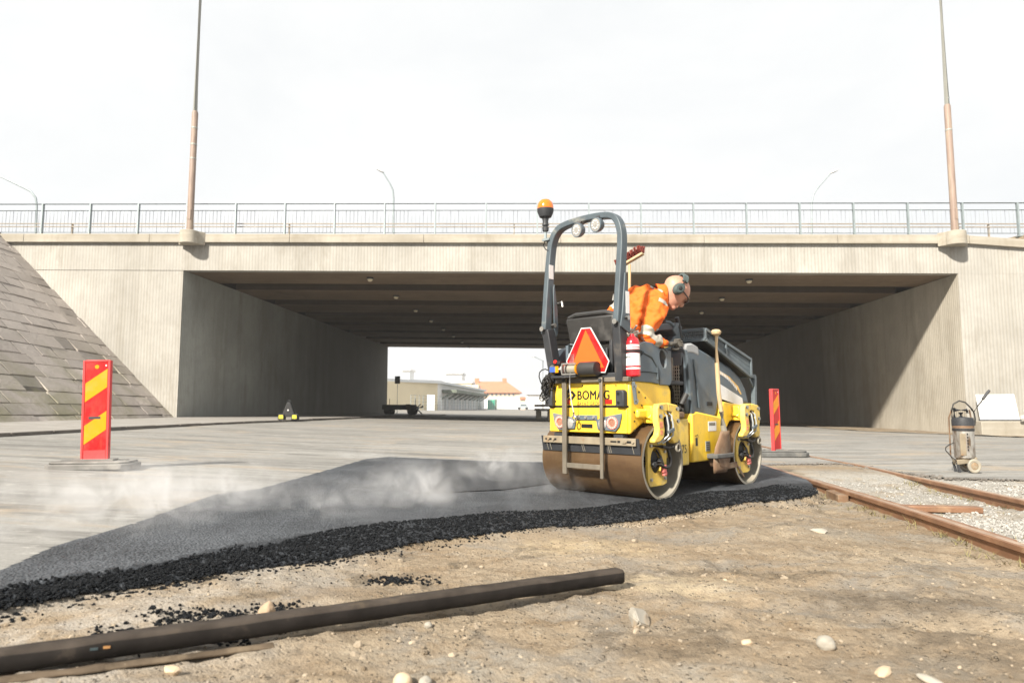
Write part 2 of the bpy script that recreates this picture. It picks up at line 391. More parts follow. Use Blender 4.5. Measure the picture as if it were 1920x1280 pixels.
    s2 = N(nt, 'ShaderNodeSeparateColor'); L(nt, v2.outputs['Color'], s2.inputs[0])
    col = mixc(nt, math_(nt, 'MULTIPLY', ramp(nt, s2.outputs[0], .55, 1.0), .35), col, (.12, .09, .06))
    col = mixc(nt, math_(nt, 'MULTIPLY', ramp(nt, f, .35, .7), .35), col, (.32, .26, .185))
    fine_ = noise(nt, co, 60, 4, .8)
    col = mixc(nt, math_(nt, 'MULTIPLY', GB, ramp(nt, noise(nt, co, 1.8, 6, .7), .30, .50)), col, mixc(nt, ramp(nt, fine_, .35, .65), (.22, .205, .175), (.42, .40, .365)))
    L(nt, col, b.inputs['Base Color']); b.inputs['Roughness'].default_value = .95; b.inputs['Specular IOR Level'].default_value = .15
    h = math_(nt, 'ADD', math_(nt, 'MULTIPLY', isp, 1.2), math_(nt, 'ADD', f, math_(nt, 'MULTIPLY', noise(nt, co, 130, 3), .4)))
    bump(nt, b, h, 1.0, .016)
    return m
M_['dirt'] = dirtmat()

def roadmat():
    m, nt, b = nodes('dusty_old_asphalt'); co = coords(nt)
    big = noise(nt, coords(nt, (.25, 1.0, 1), (0, 0, .12)), .8, 6, .62, .5)
    st = noise(nt, coords(nt, (.35, 3.0, 1), (0, 0, .1)), 1.4, 6, .68, .4)
    br = noise(nt, coords(nt, (.6, 1.6, 1), (0, 0, -.2)), .9, 6, .7, .6)
    f = noise(nt, co, 70, 4, .7)
    col = mixc(nt, ramp(nt, big, .32, .68), (.205, .20, .187), (.30, .292, .272))
    col = mixc(nt, math_(nt, 'MULTIPLY', ramp(nt, st, .48, .62), .85), col, (.135, .13, .12))
    col = mixc(nt, math_(nt, 'MULTIPLY', ramp(nt, br, .52, .66), .7), col, (.35, .28, .20))
    tr = noise(nt, coords(nt, (.15, 2.2, 1), (0, 0, .2)), 2.3, 5, .7, .3)
    col = mixc(nt, math_(nt, 'MULTIPLY', ramp(nt, tr, .62, .72), .5), col, (.47, .455, .42))
    col = mixc(nt, math_(nt, 'MULTIPLY', ramp(nt, f, .35, .75), .45), col, (.12, .115, .105))
    sp_ = noise(nt, coords(nt, (.7, 1.4, 1)), 7.0, 6, .8)
    col = mixc(nt, math_(nt, 'MULTIPLY', ramp(nt, sp_, .56, .68), .6), col, (.12, .11, .10))
    col = mixc(nt, math_(nt, 'MULTIPLY', ramp(nt, sp_, .44, .32), .5), col, (.48, .46, .42))
    vc = N(nt, 'ShaderNodeTexVoronoi', feature='DISTANCE_TO_EDGE', i_Scale=.28); L(nt, coords(nt, (1, 1, 1)), vc.inputs['Vector'])
    wv = noise(nt, co, 3.0, 5, .7)
    cr = math_(nt, 'ADD', vc.outputs['Distance'], math_(nt, 'MULTIPLY', math_(nt, 'SUBTRACT', wv, .5), .10))
    cr = ramp(nt, cr, .010, .0)
    col = mixc(nt, math_(nt, 'MULTIPLY', cr, .0), col, (.12, .11, .10))
    L(nt, col, b.inputs['Base Color']); b.inputs['Roughness'].default_value = .9; b.inputs['Specular IOR Level'].default_value = .2
    bump(nt, b, math_(nt, 'ADD', f, math_(nt, 'MULTIPLY', st, .6)), .35, .01)
    return m
M_['road'] = roadmat()

def asphalt(name, lo, hi, sc, bs, rough):
    m, nt, b = nodes(name); co = coords(nt)
    v = N(nt, 'ShaderNodeTexVoronoi', i_Scale=sc); L(nt, co, v.inputs['Vector'])
    s = N(nt, 'ShaderNodeSeparateColor'); L(nt, v.outputs['Color'], s.inputs[0])
    col = mixc(nt, s.outputs[0], lo, hi)
    big = noise(nt, co, 1.6, 5, .6)
    col = mixc(nt, math_(nt, 'MULTIPLY', ramp(nt, big, .4, .7), .45), col, tuple(x*1.7 for x in hi))
    stk = noise(nt, coords(nt, (4.5, .5, 1), (0, 0, rad(44))), 1.0, 4, .6)
    col = mixc(nt, math_(nt, 'MULTIPLY', ramp(nt, stk, .42, .62), .4), col, tuple(x*.35 for x in hi))
    L(nt, col, b.inputs['Base Color']); b.inputs['Roughness'].default_value = rough; b.inputs['Specular IOR Level'].default_value = .22
    h = math_(nt, 'ADD', ramp(nt, v.outputs['Distance'], .6, .0), math_(nt, 'MULTIPLY', noise(nt, co, sc*1.7, 3), .6))
    bump(nt, b, h, bs, .008)
    return m
M_['asph'] = asphalt('rolled_fresh_asphalt', (.016, .018, .021), (.080, .087, .097), 62, 1.0, .6)
M_['asphloose'] = asphalt('loose_fresh_asphalt', (.008, .009, .011), (.036, .040, .046), 80, .9, .5)
M_['crumb'] = mat('black_bitumen_crumb', (.008, .009, .0105), .75, 0, .4, 60, bmp=.3, bscale=200, spec=.1)

def slabmat():
    m, nt, b = nodes('grey_paving_stone'); co = coords(nt)
    a = noise(nt, co, .8, 6, .65); f = noise(nt, co, 12, 6, .7); mo = noise(nt, co, .55, 6, .7, .5)
    col = mixc(nt, ramp(nt, a, .34, .66), (.395, .352, .318), (.54, .482, .435))
    oi = N(nt, 'ShaderNodeAttribute', attribute_name='tone'); 
    col = mixc(nt, ramp(nt, oi.outputs['Fac'], 0, 1), col, (.31, .272, .24))
    sp = N(nt, 'ShaderNodeSeparateXYZ'); L(nt, co, sp.inputs[0])
    mg = math_(nt, 'MULTIPLY', ramp(nt, mo, .44, .62), ramp(nt, sp.outputs[2], 3.6, .6))
    col = mixc(nt, math_(nt, 'MULTIPLY', mg, .75), col, (.235, .225, .125))
    col = mixc(nt, math_(nt, 'MULTIPLY', ramp(nt, f, .4, .75), .4), col, (.28, .25, .225))
    L(nt, col, b.inputs['Base Color']); b.inputs['Roughness'].default_value = .9; b.inputs['Specular IOR Level'].default_value = .2
    bump(nt, b, math_(nt, 'ADD', f, math_(nt, 'MULTIPLY', a, 1.2)), .9, .04)
    return m
M_['slab'] = slabmat()
M_['mortar'] = mat('dark_joint_soil', (.12, .105, .085), .95, 0, .3, 5, (.16, .15, .08), .5, .7, 2)
M_['pave'] = mat('old_sidewalk_asphalt', (.25, .235, .215), .92, 0, .15, 2, (.20, .18, .15), .52, .72, 2.5, .3, 60)
M_['kerb'] = mat('dirty_kerb_stone', (.13, .115, .10), .9, 0, .3, 3, (.08, .07, .06), .5, .7, 5, .3, 40)
M_['gravel'] = mat('pale_grey_gravel', (.31, .298, .275), .85, 0, .3, 30)
M_['pebble'] = mat('sandy_pebbles', (.27, .22, .16), .9, 0, .4, 14)
M_['drygrass'] = mat('dry_yellow_grass', (.19, .165, .07), .85, 0, .3, 20)
M_['beige'] = mat('beige_render', (.72, .62, .43), .85, 0, .06, .5)
M_['beige2'] = mat('pale_beige_cladding', (.66, .58, .42), .8, 0, .06, .5)
M_['greyw'] = mat('light_grey_cladding', (.66, .68, .69), .7, 0, .06, .5)
M_['palewall'] = mat('white_far_wall', (.72, .71, .69), .8, 0, .05, .5)
M_['tile'] = mat('orange_roof_tiles', (.50, .185, .10), .85, 0, .12, 1.5)
M_['peach'] = mat('peach_render', (.75, .56, .42), .85, 0, .06, .7)
M_['darkgreen'] = mat('dark_green_canopy', (.12, .14, .11), .8, 0, .2, 2)
M_['green'] = mat('green_container_paint', (.02, .42, .26), .5, 0, .1, 2)
M_['farglass'] = mat('far_window_glass', (.12, .15, .17), .2, 0, .1, 2)
M_['car'] = mat('silver_car_paint', (.45, .50, .52), .3, .3, .05, 2)

# ------------------------------------------------------------------ ground
MAT_NEAR = [(-2.35, 2.25), (-1.99, 2.73), (-1.80, 2.98), (-1.57, 3.19), (-1.34, 3.50), (-1.02, 3.74), (-.54, 4.40), (.15, 4.98), (.60, 5.12), (.98, 5.36), (1.6, 5.85), (2.17, 6.38), (2.6, 6.55), (2.93, 6.80), (3.12, 7.05)]
MAT_FAR = [(3.40, 8.0), (3.52, 9.1), (3.62, 10.0), (2.0, 10.25), (.4, 10.3), (-1.85, 10.3), (-2.08, 9.8), (-2.20, 7.34), (-2.27, 6.2), (-2.47, 5.73), (-2.37, 4.36), (-2.40, 3.64), (-2.30, 3.14), (-2.45, 2.6)]
MAT = MAT_NEAR+MAT_FAR
ROAD = [(-60, -6), (-3.0, 1.0), (-2.2, 3.0), (-1.6, 4.0), (-.2, 6.0), (1.8, 7.6), (3.2, 9.3), (3.62, 10.05), (4.9, 10.3), (5.05, 8.9), (5.2, 8.25), (6.2, 8.0), (8, 7.6), (14, 6.8), (60, 4), (60, 60), (40, 425), (-60, 425), (-60, 60)]
def pip(x, y, P):
    c = False; j = len(P)-1
    for i in range(len(P)):
        xi, yi = P[i]; xj, yj = P[j]
        if (yi > y) != (yj > y) and x < (xj-xi)*(y-yi)/(yj-yi)+xi: c = not c
        j = i
    return c
def segd(x, y, a, b):
    dx, dy = b[0]-a[0], b[1]-a[1]
    t = max(0, min(1, ((x-a[0])*dx+(y-a[1])*dy)/(dx*dx+dy*dy)))
    return math.hypot(x-a[0]-t*dx, y-a[1]-t*dy)
def pld(x, y, P): return min(segd(x, y, P[i], P[i+1]) for i in range(len(P)-1))
def nz(x, y, z=0.0): return mnoise.noise(Vector((x, y, z)))
def fract(x, y, z=0.0, o=4): return mnoise.fractal(Vector((x, y, z)), .9, 2.1, o)

def lin(segs):
    out = []
    for a, b, n in segs: out += [a+(b-a)*i/n for i in range(n)]
    return out+[segs[-1][1]]
def zdirt(x, y):
    z = T(x, y)
    if -6 < x < 12 and y < 11:
        z -= .075*sm((x-2.0)/1.0)*sm((9.0-y)/1.5)*sm((5.5-x)/.6)
        k = sm((10-y)/2)
        z -= .03*k*sm((3.2-x)/.5)
        z += k*(.022*fract(x*1.1, y*1.1)+.013*fract(x*5, y*5, 3)+.010*fract(x*15, y*15, 8, 3)+.006*nz(x*36, y*36, 2))-.012*k
        # shallow wheel rut crossing the near dirt
        d = segd(x, y, (.9, 3.3), (3.0, 2.4)); z -= .025*math.exp(-(d/.10)**2)-.014*math.exp(-((d-.22)/.10)**2)
    return z
def ground():
    xs = lin([(-250, -60, 6), (-60, -12, 12), (-12, -3, 12), (-3, 4.6, 270), (4.6, 12, 20), (12, 60, 14), (60, 250, 6)])
    ys = lin([(-15, 1.2, 8), (1.2, 4.5, 160), (4.5, 9, 90), (9, 30, 26), (30, 80, 18), (80, 420, 14)])
    nx = len(xs); vs = []; fs = []
    for y in ys:
        for x in xs:
            if pip(x, y, ROAD) and pld(x, y, ROAD) > .12: z = T(x, y)-.016
            elif pip(x, y, MAT): z = T(x, y)-.03
            else: z = zdirt(x, y)
            vs.append((x, y, z))
    for j in range(len(ys)-1):
        for i in range(nx-1):
            a = j*nx+i; fs.append((a, a+1, a+nx+1, a+nx))
    return struct(link('dirt_ground', tri_mesh(vs, fs, 'dirt_ground'), M_['dirt'], ang=80))
ground()

def sheet(name, poly, xs, ys, zf, m, kind='structure'):
    bm = bmesh.new(); bm.faces.new([bm.verts.new((x, y, 0)) for x, y in poly])
    for ax, vals in ((0, xs), (1, ys)):
        for c in vals:
            co = (c, 0, 0) if ax == 0 else (0, c, 0); no = (1, 0, 0) if ax == 0 else (0, 1, 0)
            bmesh.ops.bisect_plane(bm, geom=bm.verts[:]+bm.edges[:]+bm.faces[:], plane_co=co, plane_no=no)
    for v in bm.verts: v.co.z = zf(v.co.x, v.co.y)
    bmesh.ops.recalc_face_normals(bm, faces=bm.faces)
    if sum(f.normal.z for f in bm.faces) < 0: bmesh.ops.reverse_faces(bm, faces=bm.faces)
    me = bpy.data.meshes.new(name); bm.to_mesh(me); bm.free()
    return struct(link(name, me, m, ang=80), kind)
def zroad(x, y): return T(x, y)+.004
rx = lin([(-60, -12, 8), (-12, 14, 40), (14, 60, 8)]); ry = lin([(0, 30, 44), (30, 80, 18), (80, 400, 10)])
sheet('road', ROAD, rx, ry, zroad, M_['road'])

def matw(x, y): return .17+.30*sm((y-2.9)/1.3)+.05*nz(x*1.5, y*1.5)
def zmat(x, y):
    d1 = pld(x, y, MAT_NEAR); d2 = pld(x, y, MAT_FAR)
    w = matw(x, y)
    k = .5*sm(d1/(w*.30))+.5*sm((d1-w*.58)/(w*.42))
    h = -.034+.046*k+.004*sm(d2/.06)
    rough = (1-sm((d1-w*.75)/.08))
    h += rough*(.012*nz(x*28, y*28)+.012*nz(x*55, y*55, 4)+.010*nz(x*9, y*9, 2))+.0012*nz(x*60, y*60)
    if rough > .02: h += .012*math.exp(-((d1-w*.42)/.05)**2)*(.4+nz(x*2, y*2, 7))   # windrow ridge
    return T(x, y)+h+.004
def freshmat():
    xs = lin([(-2.6, 3.7, 330)]); ys = lin([(2.2, 10.4, 380)])
    nx = len(xs); idx = {}; vs = []; fs = []; ins = {}
    for j, y in enumerate(ys):
        for i, x in enumerate(xs): ins[i, j] = pip(x, y, MAT)
    def vid(i, j):
        if (i, j) not in idx:
            x, y = xs[i], ys[j]; idx[i, j] = len(vs); vs.append((x, y, zmat(x, y)))
        return idx[i, j]
    mats = []
    for j in range(len(ys)-1):
        for i in range(nx-1):
            if all(ins[a] for a in ((i, j), (i+1, j), (i+1, j+1), (i, j+1))):
                fs.append((vid(i, j), vid(i+1, j), vid(i+1, j+1), vid(i, j+1)))
                x, y = xs[i], ys[j]; d1 = pld(x, y, MAT_NEAR)
                mats.append(1 if d1 < matw(x, y)+.05*nz(x*12, y*12) else 0)
    me = tri_mesh(vs, fs, 'fresh_asphalt')
    o = link('fresh_asphalt', me, [M_['asph'], M_['asphloose']], ang=80)
    for p, k in zip(me.polygons, mats): p.material_index = k
    struct(o)
freshmat()
LANE = [(-.91, 6.25), (-1.06, 9.9), (.5, 10.0), (1.3, 9.3), (.45, 7.45), (-.1, 6.75)]
sheet('unrolled_asphalt_lane', LANE, lin([(-1.1, 1.3, 60)]), lin([(6.2, 10, 90)]), lambda x, y: zmat(x, y)+.010+.004*nz(x*40, y*40), M_['asphloose'])

# stones and crumbs -----------------------------------------------------------
ICO = None
def ico():
    global ICO
    if ICO is None:
        bm = bmesh.new(); bmesh.ops.create_icosphere(bm, subdivisions=1, radius=1)
        ICO = ([v.co.copy() for v in bm.verts], [[v.index for v in f.verts] for f in bm.faces]); bm.free()
    return ICO
def scatter(name, pts, m, kind='stuff'):
    V, F = ico(); vs = []; fs = []
    for (x, y, z, r) in pts:
        b = len(vs); R = Euler((random.random()*6, random.random()*6, random.random()*6)).to_matrix()
        sx, sy, sz = (r*random.uniform(.7, 1.3) for _ in range(3))
        for v in V:
            q = R@Vector((v.x*sx*random.uniform(.75, 1.2), v.y*sy*random.uniform(.75, 1.2), v.z*sz*random.uniform(.75, 1.2)))
            vs.append((x+q.x, y+q.y, z+q.z*.8))
        fs += [tuple(b+i for i in f) for f in F]
    o = link(name, tri_mesh(vs, fs, name), m, flat=True); o['kind'] = kind; return o
def walk(P, n, spread):
    L_ = [math.dist(P[i], P[i+1]) for i in range(len(P)-1)]; tot = sum(L_); out = []
    for _ in range(n):
        t = random.random()*tot; i = 0
        while t > L_[i]: t -= L_[i]; i += 1
        a, b = P[i], P[i+1]; k = t/L_[i]
        nx, ny = (b[1]-a[1])/L_[i], -(b[0]-a[0])/L_[i]
        out.append((a[0]+(b[0]-a[0])*k+nx*spread(), a[1]+(b[1]-a[1])*k+ny*spread(), nx, ny))
    return out
pts = []
for _ in range(20000):
    x, y, nx, ny = walk(MAT_NEAR, 1, lambda: 0)[0]
    j_ = random.uniform(-.25, .25); x += ny*j_; y -= nx*j_
    o = -random.random()*matw(x, y)*1.02+abs(random.gauss(0, .010)) if random.random() < .975 else random.uniform(0, .16)
    px, py = x+nx*o, y+ny*o
    if pip(px, py, MAT):
        if pld(px, py, MAT_NEAR) > matw(px, py)+.03: continue
        z = zmat(px, py)
    else:
        if pld(px, py, MAT_NEAR) > .14: continue
        z = zdirt(px, py)
    pts.append((px, py, z+.002, random.uniform(.0035, .0085)*(1.15 if y < 5 else 1)))
scatter('asphalt_crumbs', pts, M_['crumb'])
pts = []
for _ in range(1500):
    cx, cy = random.choice([(-1.15, 2.62), (-1.0, 2.75), (-1.35, 2.5), (-.9, 2.9), (-.55, 3.45), (-1.25, 2.75), (-1.1, 2.6)])
    x, y = random.gauss(cx, .085), random.gauss(cy, .05)
    if not pip(x, y, MAT): pts.append((x, y, zdirt(x, y)+.004, random.uniform(.003, .007)*(1+1.3*random.random()**4)))
scatter('spilled_asphalt_crumbs', pts, M_['crumb'])
pts = []
for _ in range(1500):
    y = 1.6+7*random.random()**1.6; x = random.uniform(-1.0-.35*y, .9*y)
    if pip(x, y, MAT) or pip(x, y, ROAD): continue
    pts.append((x, y, zdirt(x, y)+.001, random.uniform(.004, .008)*(1+2.0*random.random()**10)))
scatter('pebbles', pts, M_['pebble'])
pts = []
for _ in range(3500):                        # clods of loose earth, in drifts
    y = 1.7+6*random.random()**1.7; x = random.uniform(-1.0-.35*y, .85*y)
    if pip(x, y, MAT) or pip(x, y, ROAD) or fract(x*2.2, y*2.2, 11)+.5*nz(x*9, y*9) < random.uniform(-.2, .5): continue
    pts.append((x, y, zdirt(x, y)+.001, random.uniform(.004, .009)*(1+1.4*random.random()**6)))
scatter('earth_clods', pts, M_['dirt'])
pts = []
for _ in range(900):                         # pale chippings along the edge of the new mat
    x, y, nx, ny = walk(MAT_NEAR[8:], 1, lambda: 0)[0]
    o = abs(random.gauss(.02, .08)); x += nx*o; y += ny*o
    if nz(x*1.7, y*1.7, 5) > -.05 and not pip(x, y, MAT): pts.append((x, y, zdirt(x, y)+.001, random.uniform(.003, .009)))
scatter('pale_chippings', pts, M_['pebble'])
pts = []
for _ in range(13000):
    y = random.uniform(3.2, 8.3); x = random.uniform(3.1, 5.6)
    xa = 2.72+.095*y; xb = 3.86+.115*y
    dens = sm((6.35-y)/1.0)*1.0+.12
    if y < 4.6+.6*nz(x*2, y*2): dens = max(dens, .9)
    if xa+.12 < x < xb-.05 and random.random() < dens: pts.append((x, y, zdirt(x, y)+.003, random.uniform(.006, .016)))
    elif x > xb+.08 and y < 7.9 and random.random() < .6: pts.append((x, y, zdirt(x, y)+.003, random.uniform(.006, .016)))
scatter('ballast_gravel', pts, M_['gravel'])
pts = []
for _ in range(1500):                        # broken edge of the old road beside the rails
    x, y, nx, ny = walk([(3.62, 10.05), (4.9, 10.3), (5.05, 8.9), (5.2, 8.25), (6.2, 8.0), (8, 7.6), (12, 7.1)], 1, lambda: 0)[0]
    o = random.gauss(.0, .05); pts.append((x+nx*o+random.gauss(0, .03), y+ny*o+random.gauss(0, .03), T(x, y)-.004, random.uniform(.006, .02)*(1+random.random()**8)))
scatter('road_edge_rubble', pts, M_['kerb'])
vs = []; fs = []
for _ in range(170):
    y = random.uniform(3.4, 8.2); s = random.choice((0, 0, 1, 1, 2))
    x = (2.72+.095*y-.10 if s == 0 else 3.86+.115*y-.12 if s == 1 else random.uniform(2.8, 4.6))+random.gauss(0, .05)
    if pip(x, y, ROAD) or pip(x, y, MAT): continue
    z = zdirt(x, y)
    for k in range(7):
        a = random.random()*6.28; l = random.uniform(.03, .085); w = .0035; b = len(vs)
        dx, dy = math.cos(a)*l*.8, math.sin(a)*l*.8; bx, by = x+random.gauss(0, .02), y+random.gauss(0, .02)
        vs += [(bx-w*dy/l, by+w*dx/l, z), (bx+w*dy/l, by-w*dx/l, z), (bx+dx, by+dy, z+l*.7)]; fs.append((b, b+1, b+2))
o = link('dry_grass', tri_mesh(vs, fs, 'dry_grass'), M_['drygrass'], flat=True); o['kind'] = 'stuff'

def stone(px, py, r, label, sq=(1, 1, .8), seed=0, m='stone', ang=.35):
    rs = random.Random(int(seed*100)); bm = bmesh.new()
    if ang > .3:                              # broken rock: hull of a few points, edges knocked off
        for i in range(13):
            q = Vector((rs.gauss(0, 1), rs.gauss(0, 1), rs.gauss(0, 1))).normalized()*rs.uniform(.82, 1.1); bm.verts.new(q)
        h_ = bmesh.ops.convex_hull(bm, input=bm.verts[:]); bmesh.ops.delete(bm, geom=[g for g in h_['geom_interior'] if isinstance(g, bmesh.types.BMVert)], context='VERTS')
        bmesh.ops.bevel(bm, geom=bm.edges[:], offset=.07, segments=2, affect='EDGES', clamp_overlap=True)
        bmesh.ops.triangulate(bm, faces=bm.faces[:]); bmesh.ops.subdivide_edges(bm, edges=bm.edges[:], cuts=2, use_grid_fill=True)
    else: bmesh.ops.create_icosphere(bm, subdivisions=4, radius=1)
    for v in bm.verts:
        q = v.co.copy(); k = 1+(ang*.6 if ang <= .3 else .05)*mnoise.noise(q*1.3+Vector((seed, 0, 0)))+.05*mnoise.noise(q*4.5+Vector((seed, 3, 0)))
        v.co = Vector((q.x*sq[0], q.y*sq[1], q.z*sq[2]))*k*r
    me = bpy.data.meshes.new('stone'); bm.to_mesh(me); bm.free()
    o = link('stone', me, M_[m], ang=28 if ang > .3 else 60); x, y, z = gt(px, py); o.location = (x, y, zdirt(x, y)+r*sq[2]*.5); o.rotation_euler = (.2, .1, seed)
    tag(o, label, 'stone', 'loose stones on the dirt'); return o
M_['cream'] = mat('cream_pebble', (.48, .37, .25), .7, 0, .08, 8)
M_['brownstone'] = mat('brown_dusty_stone', (.36, .26, .17), .85, 0, .2, 9, bmp=.3, bscale=40)
stone(1199, 1150, .064, 'large white angular rock lying on the bare dirt', (1.0, .85, .95), 1.3, ang=.5)
stone(1548, 1196, .034, 'round white pebble alone on the dirt at right', (1, 1, .9), 2.2, ang=.2)
stone(755, 1256, .031, 'round cream pebble in front of the dark timber', (1, .9, 1), 3.1, 'cream', .12)
stone(798, 1259, .027, 'grey white pebble just right of the round cream one', (1, .8, .8), 4.7, ang=.3)
stone(862, 1274, .024, 'flat white pebble at the bottom edge of the picture', (1.3, .8, .6), 5.1, ang=.3)
stone(324, 1236, .026, 'small pinkish wedge stone beside the underside of the dark timber', (1.3, .8, .7), 6.0, 'cream', .4)
stone(500, 1142, .040, 'brown earth covered stone between the timber and the black asphalt', (.8, .8, 1.1), 7.4, 'brownstone', .3)
stone(803, 1155, .017, 'tiny white pebble touching the front of the dark timber', (1, 1, .8), 8.8, ang=.2)
stone(1400, 1187, .018, 'little pale pebble left of the round white pebble', (1.2, 1, .7), 9.2, 'cream', .25)
stone(1655, 1240, .026, 'pale flat stone half sunk in dirt at lower right', (1.6, .9, .5), 10.2, 'cream', .3)
stone(1745, 1262, .024, 'long pale stone lying near the lower right corner', (1.9, .7, .45), 11.5, ang=.3)
stone(1535, 985, .045, 'light grey flat rock on dirt below the rusty rail', (1.4, 1, .5), 12.1, ang=.4)

# ------------------------------------------------------------------ rails
R1 = [(3.60, 10.3), (3.55, 9.2), (3.44, 7.9), (3.25, 5.7), (3.10, 4.3), (2.88, 2.0), (2.6, -1.5)]
R2 = [(5.0, 14.5), (4.98, 11.4), (4.97, 9.77), (4.83, 8.45), (4.60, 6.24), (4.36, 4.0), (3.95, 0.0)]
def spline(P, n):
    out = []
    for i in range(len(P)-1):
        p0, p1, p2, p3 = P[max(i-1, 0)], P[i], P[i+1], P[min(i+2, len(P)-1)]
        for k in range(n):
            t = k/n
            out.append(tuple(.5*((2*p1[j])+(-p0[j]+p2[j])*t+(2*p0[j]-5*p1[j]+4*p2[j]-p3[j])*t*t+(-p0[j]+3*p1[j]-3*p2[j]+p3[j])*t**3) for j in range(len(p1))))
    return out+[tuple(P[-1])]
def railprof(path, top, prof):
    m = MB(); rings = []
    for i, p in enumerate(path):
        a, b = path[max(i-1, 0)], path[min(i+1, len(path)-1)]
        d = Vector((b[0]-a[0], b[1]-a[1], 0)).normalized(); n = Vector((d.y, -d.x, 0))
        rings.append([m.bm.verts.new(Vector((p[0], p[1], top(p[1])+h))+n*w) for w, h in prof])
    k = len(prof)
    for i in range(len(rings)-1):
        for j in range(k): m.bm.faces.new([rings[i][j], rings[i][(j+1) % k], rings[i+1][(j+1) % k], rings[i+1][j]])
    m.bm.faces.new(rings[0]); m.bm.faces.new(rings[-1][::-1]); return m
PROF = [(-.036, -.004), (-.030, .0), (.030, .0), (.036, -.004), (.036, -.035), (.012, -.05), (.010, -.12), (.07, -.135), (.07, -.15), (-.07, -.15), (-.07, -.135), (-.010, -.12), (-.012, -.05), (-.036, -.035)]
HEAD = [(-.026, .0), (-.026, .0025), (.026, .0025), (.026, .0)]
top = lambda y: T(3, y)+.014-.006*sm((y-10)/1.5)
r = empty('rail_track', (0, 0, 0), 0, 'rusty railway track of two rails ending at the fresh asphalt', 'railway track')
for P, nm in ((R1, 'rail'), (R2, 'rail')):
    pth = spline(P, 8)
    a = railprof(pth, top, PROF).build(nm, M_['rail'], r); railprof(pth, top, HEAD).build('railhead', M_['railhead'], a)
chk = spline([(3.53, 8.1), (3.42, 6.6), (3.30, 5.3), (3.20, 4.45)], 6)
railprof(chk, lambda y: top(y)-.012, [(-.02, -.0), (.02, 0), (.02, -.02), (.006, -.03), (.006, -.13), (-.02, -.13)]).build('check_rail', M_['rail'], r)
mb = MB(); mb.bar((3.48, 6.22, -.05), (4.12, 6.12, -.052), .12, .05); mb.build('tie_bar', M_['rail'], r, .006)
mb = MB(); mb.bar((3.16, 4.2, -.105), (3.06, 3.6, -.105), .16, .06); mb.build('joint_plate', M_['rail'], r, .004)
mb = MB(); mb.bar((3.31, 7.2, -.06), (3.27, 6.85, -.07), .10, .10); mb.build('rail_chair', M_['rust'], r, .006)

# ------------------------------------------------------------------ foreground timber
M_['batten'] = mat('earth_stained_batten', (.10, .075, .052), .9, 0, .35, 9, (.2, .155, .105), .5, .75, 7, .5, 40, spec=.15)
def timber(name, p0, p1, w, h, label, m, bend=0.0, n=30):
    mb_ = MB(); p0, p1 = Vector(p0), Vector(p1); d = (p1-p0).normalized(); s = Vector((d.y, -d.x, 0)).normalized(); rings = []
    for i in range(n+1):
        t = i/n; p = p0.lerp(p1, t)+Vector((0, 0, bend*math.sin(t*PI)))
        c = .012; e = .004*nz(t*9, 1)
        prof = [(-w/2+c, 0), (w/2-c, 0), (w/2, c), (w/2, h-c), (w/2-c, h), (-w/2+c, h), (-w/2, h-c), (-w/2, c)]
        rings.append([mb_.bm.verts.new(p+s*(a+e+.002*nz(t*40, a*60))+Vector((0, 0, b_+.003*nz(t*30, a*50, b_*50)+.003*nz(t*75, a*20, b_*20)))) for a, b_ in prof])
    for i in range(n):
        for j in range(8): mb_.bm.faces.new([rings[i][j], rings[i][(j+1) % 8], rings[i+1][(j+1) % 8], rings[i+1][j]])
    mb_.bm.faces.new(rings[0]); mb_.bm.faces.new(rings[-1][::-1])
    o = mb_.build(name, m, None, 0, 50)
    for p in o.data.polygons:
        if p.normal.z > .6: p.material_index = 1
    tag(o, label, 'timber')
    if name == 'timber_beam':
        for t, cc, w_ in ((.292, (.33, .17, .06), .020), (.280, (.04, .06, .066), .022)):
            q = p0.lerp(p1, t); k_ = MB(); k_.bar(q+s*(w/2+.0015)+Vector((0, 0, h*.62)), q+d*w_+s*(w/2+.0015)+Vector((0, 0, h*.60)), .006, .008); k_.build('paint_mark', mat('paint_mark', cc, .7, 0, .2, 60), o)
    return o
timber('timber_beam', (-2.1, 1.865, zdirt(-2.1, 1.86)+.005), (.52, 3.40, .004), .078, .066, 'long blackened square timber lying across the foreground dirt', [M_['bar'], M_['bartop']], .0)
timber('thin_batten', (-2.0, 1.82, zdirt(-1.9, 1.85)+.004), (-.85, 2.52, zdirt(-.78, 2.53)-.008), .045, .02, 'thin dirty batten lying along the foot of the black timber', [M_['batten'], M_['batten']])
# ------------------------------------------------------------------ bridge
BY = rad(-3.0)
BO = Vector((0, 22, 0)); BM = Matrix.Translation(BO) @ Matrix.Rotation(BY, 4, 'Z'); BI = BM.inverted()
tilt = lambda v: (v.x, v.y, v.z-.0145*v.x)
bridge = empty('bridge', BO, BY, 'ribbed concrete road bridge spanning the whole picture over the underpass', 'bridge')
XL, XR, DEP = -11.05, 14.1, 29.5
def bp(mb_, name, m, par=bridge, bev=0.0, t=True):
    if t: mb_.map(tilt)
    return mb_.build(name, m, par, bev)
m = MB(); m.bb(-26, XR, 0, .35, 5.238, 6.165)
m.prism([(XR, 5.238), (26, 5.238), (26, 5.35), (14.7, 6.165), (XR, 6.165)], 'y', 0, .35); bp(m, 'fascia_beam', M_['conc'])
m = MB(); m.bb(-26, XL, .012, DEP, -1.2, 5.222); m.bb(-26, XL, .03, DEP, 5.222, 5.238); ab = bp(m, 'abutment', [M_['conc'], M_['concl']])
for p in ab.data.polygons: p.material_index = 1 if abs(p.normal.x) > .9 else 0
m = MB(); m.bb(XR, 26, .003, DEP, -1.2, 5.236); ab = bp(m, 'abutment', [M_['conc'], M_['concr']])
for p in ab.data.polygons: p.material_index = 1 if abs(p.normal.x) > .9 else 0
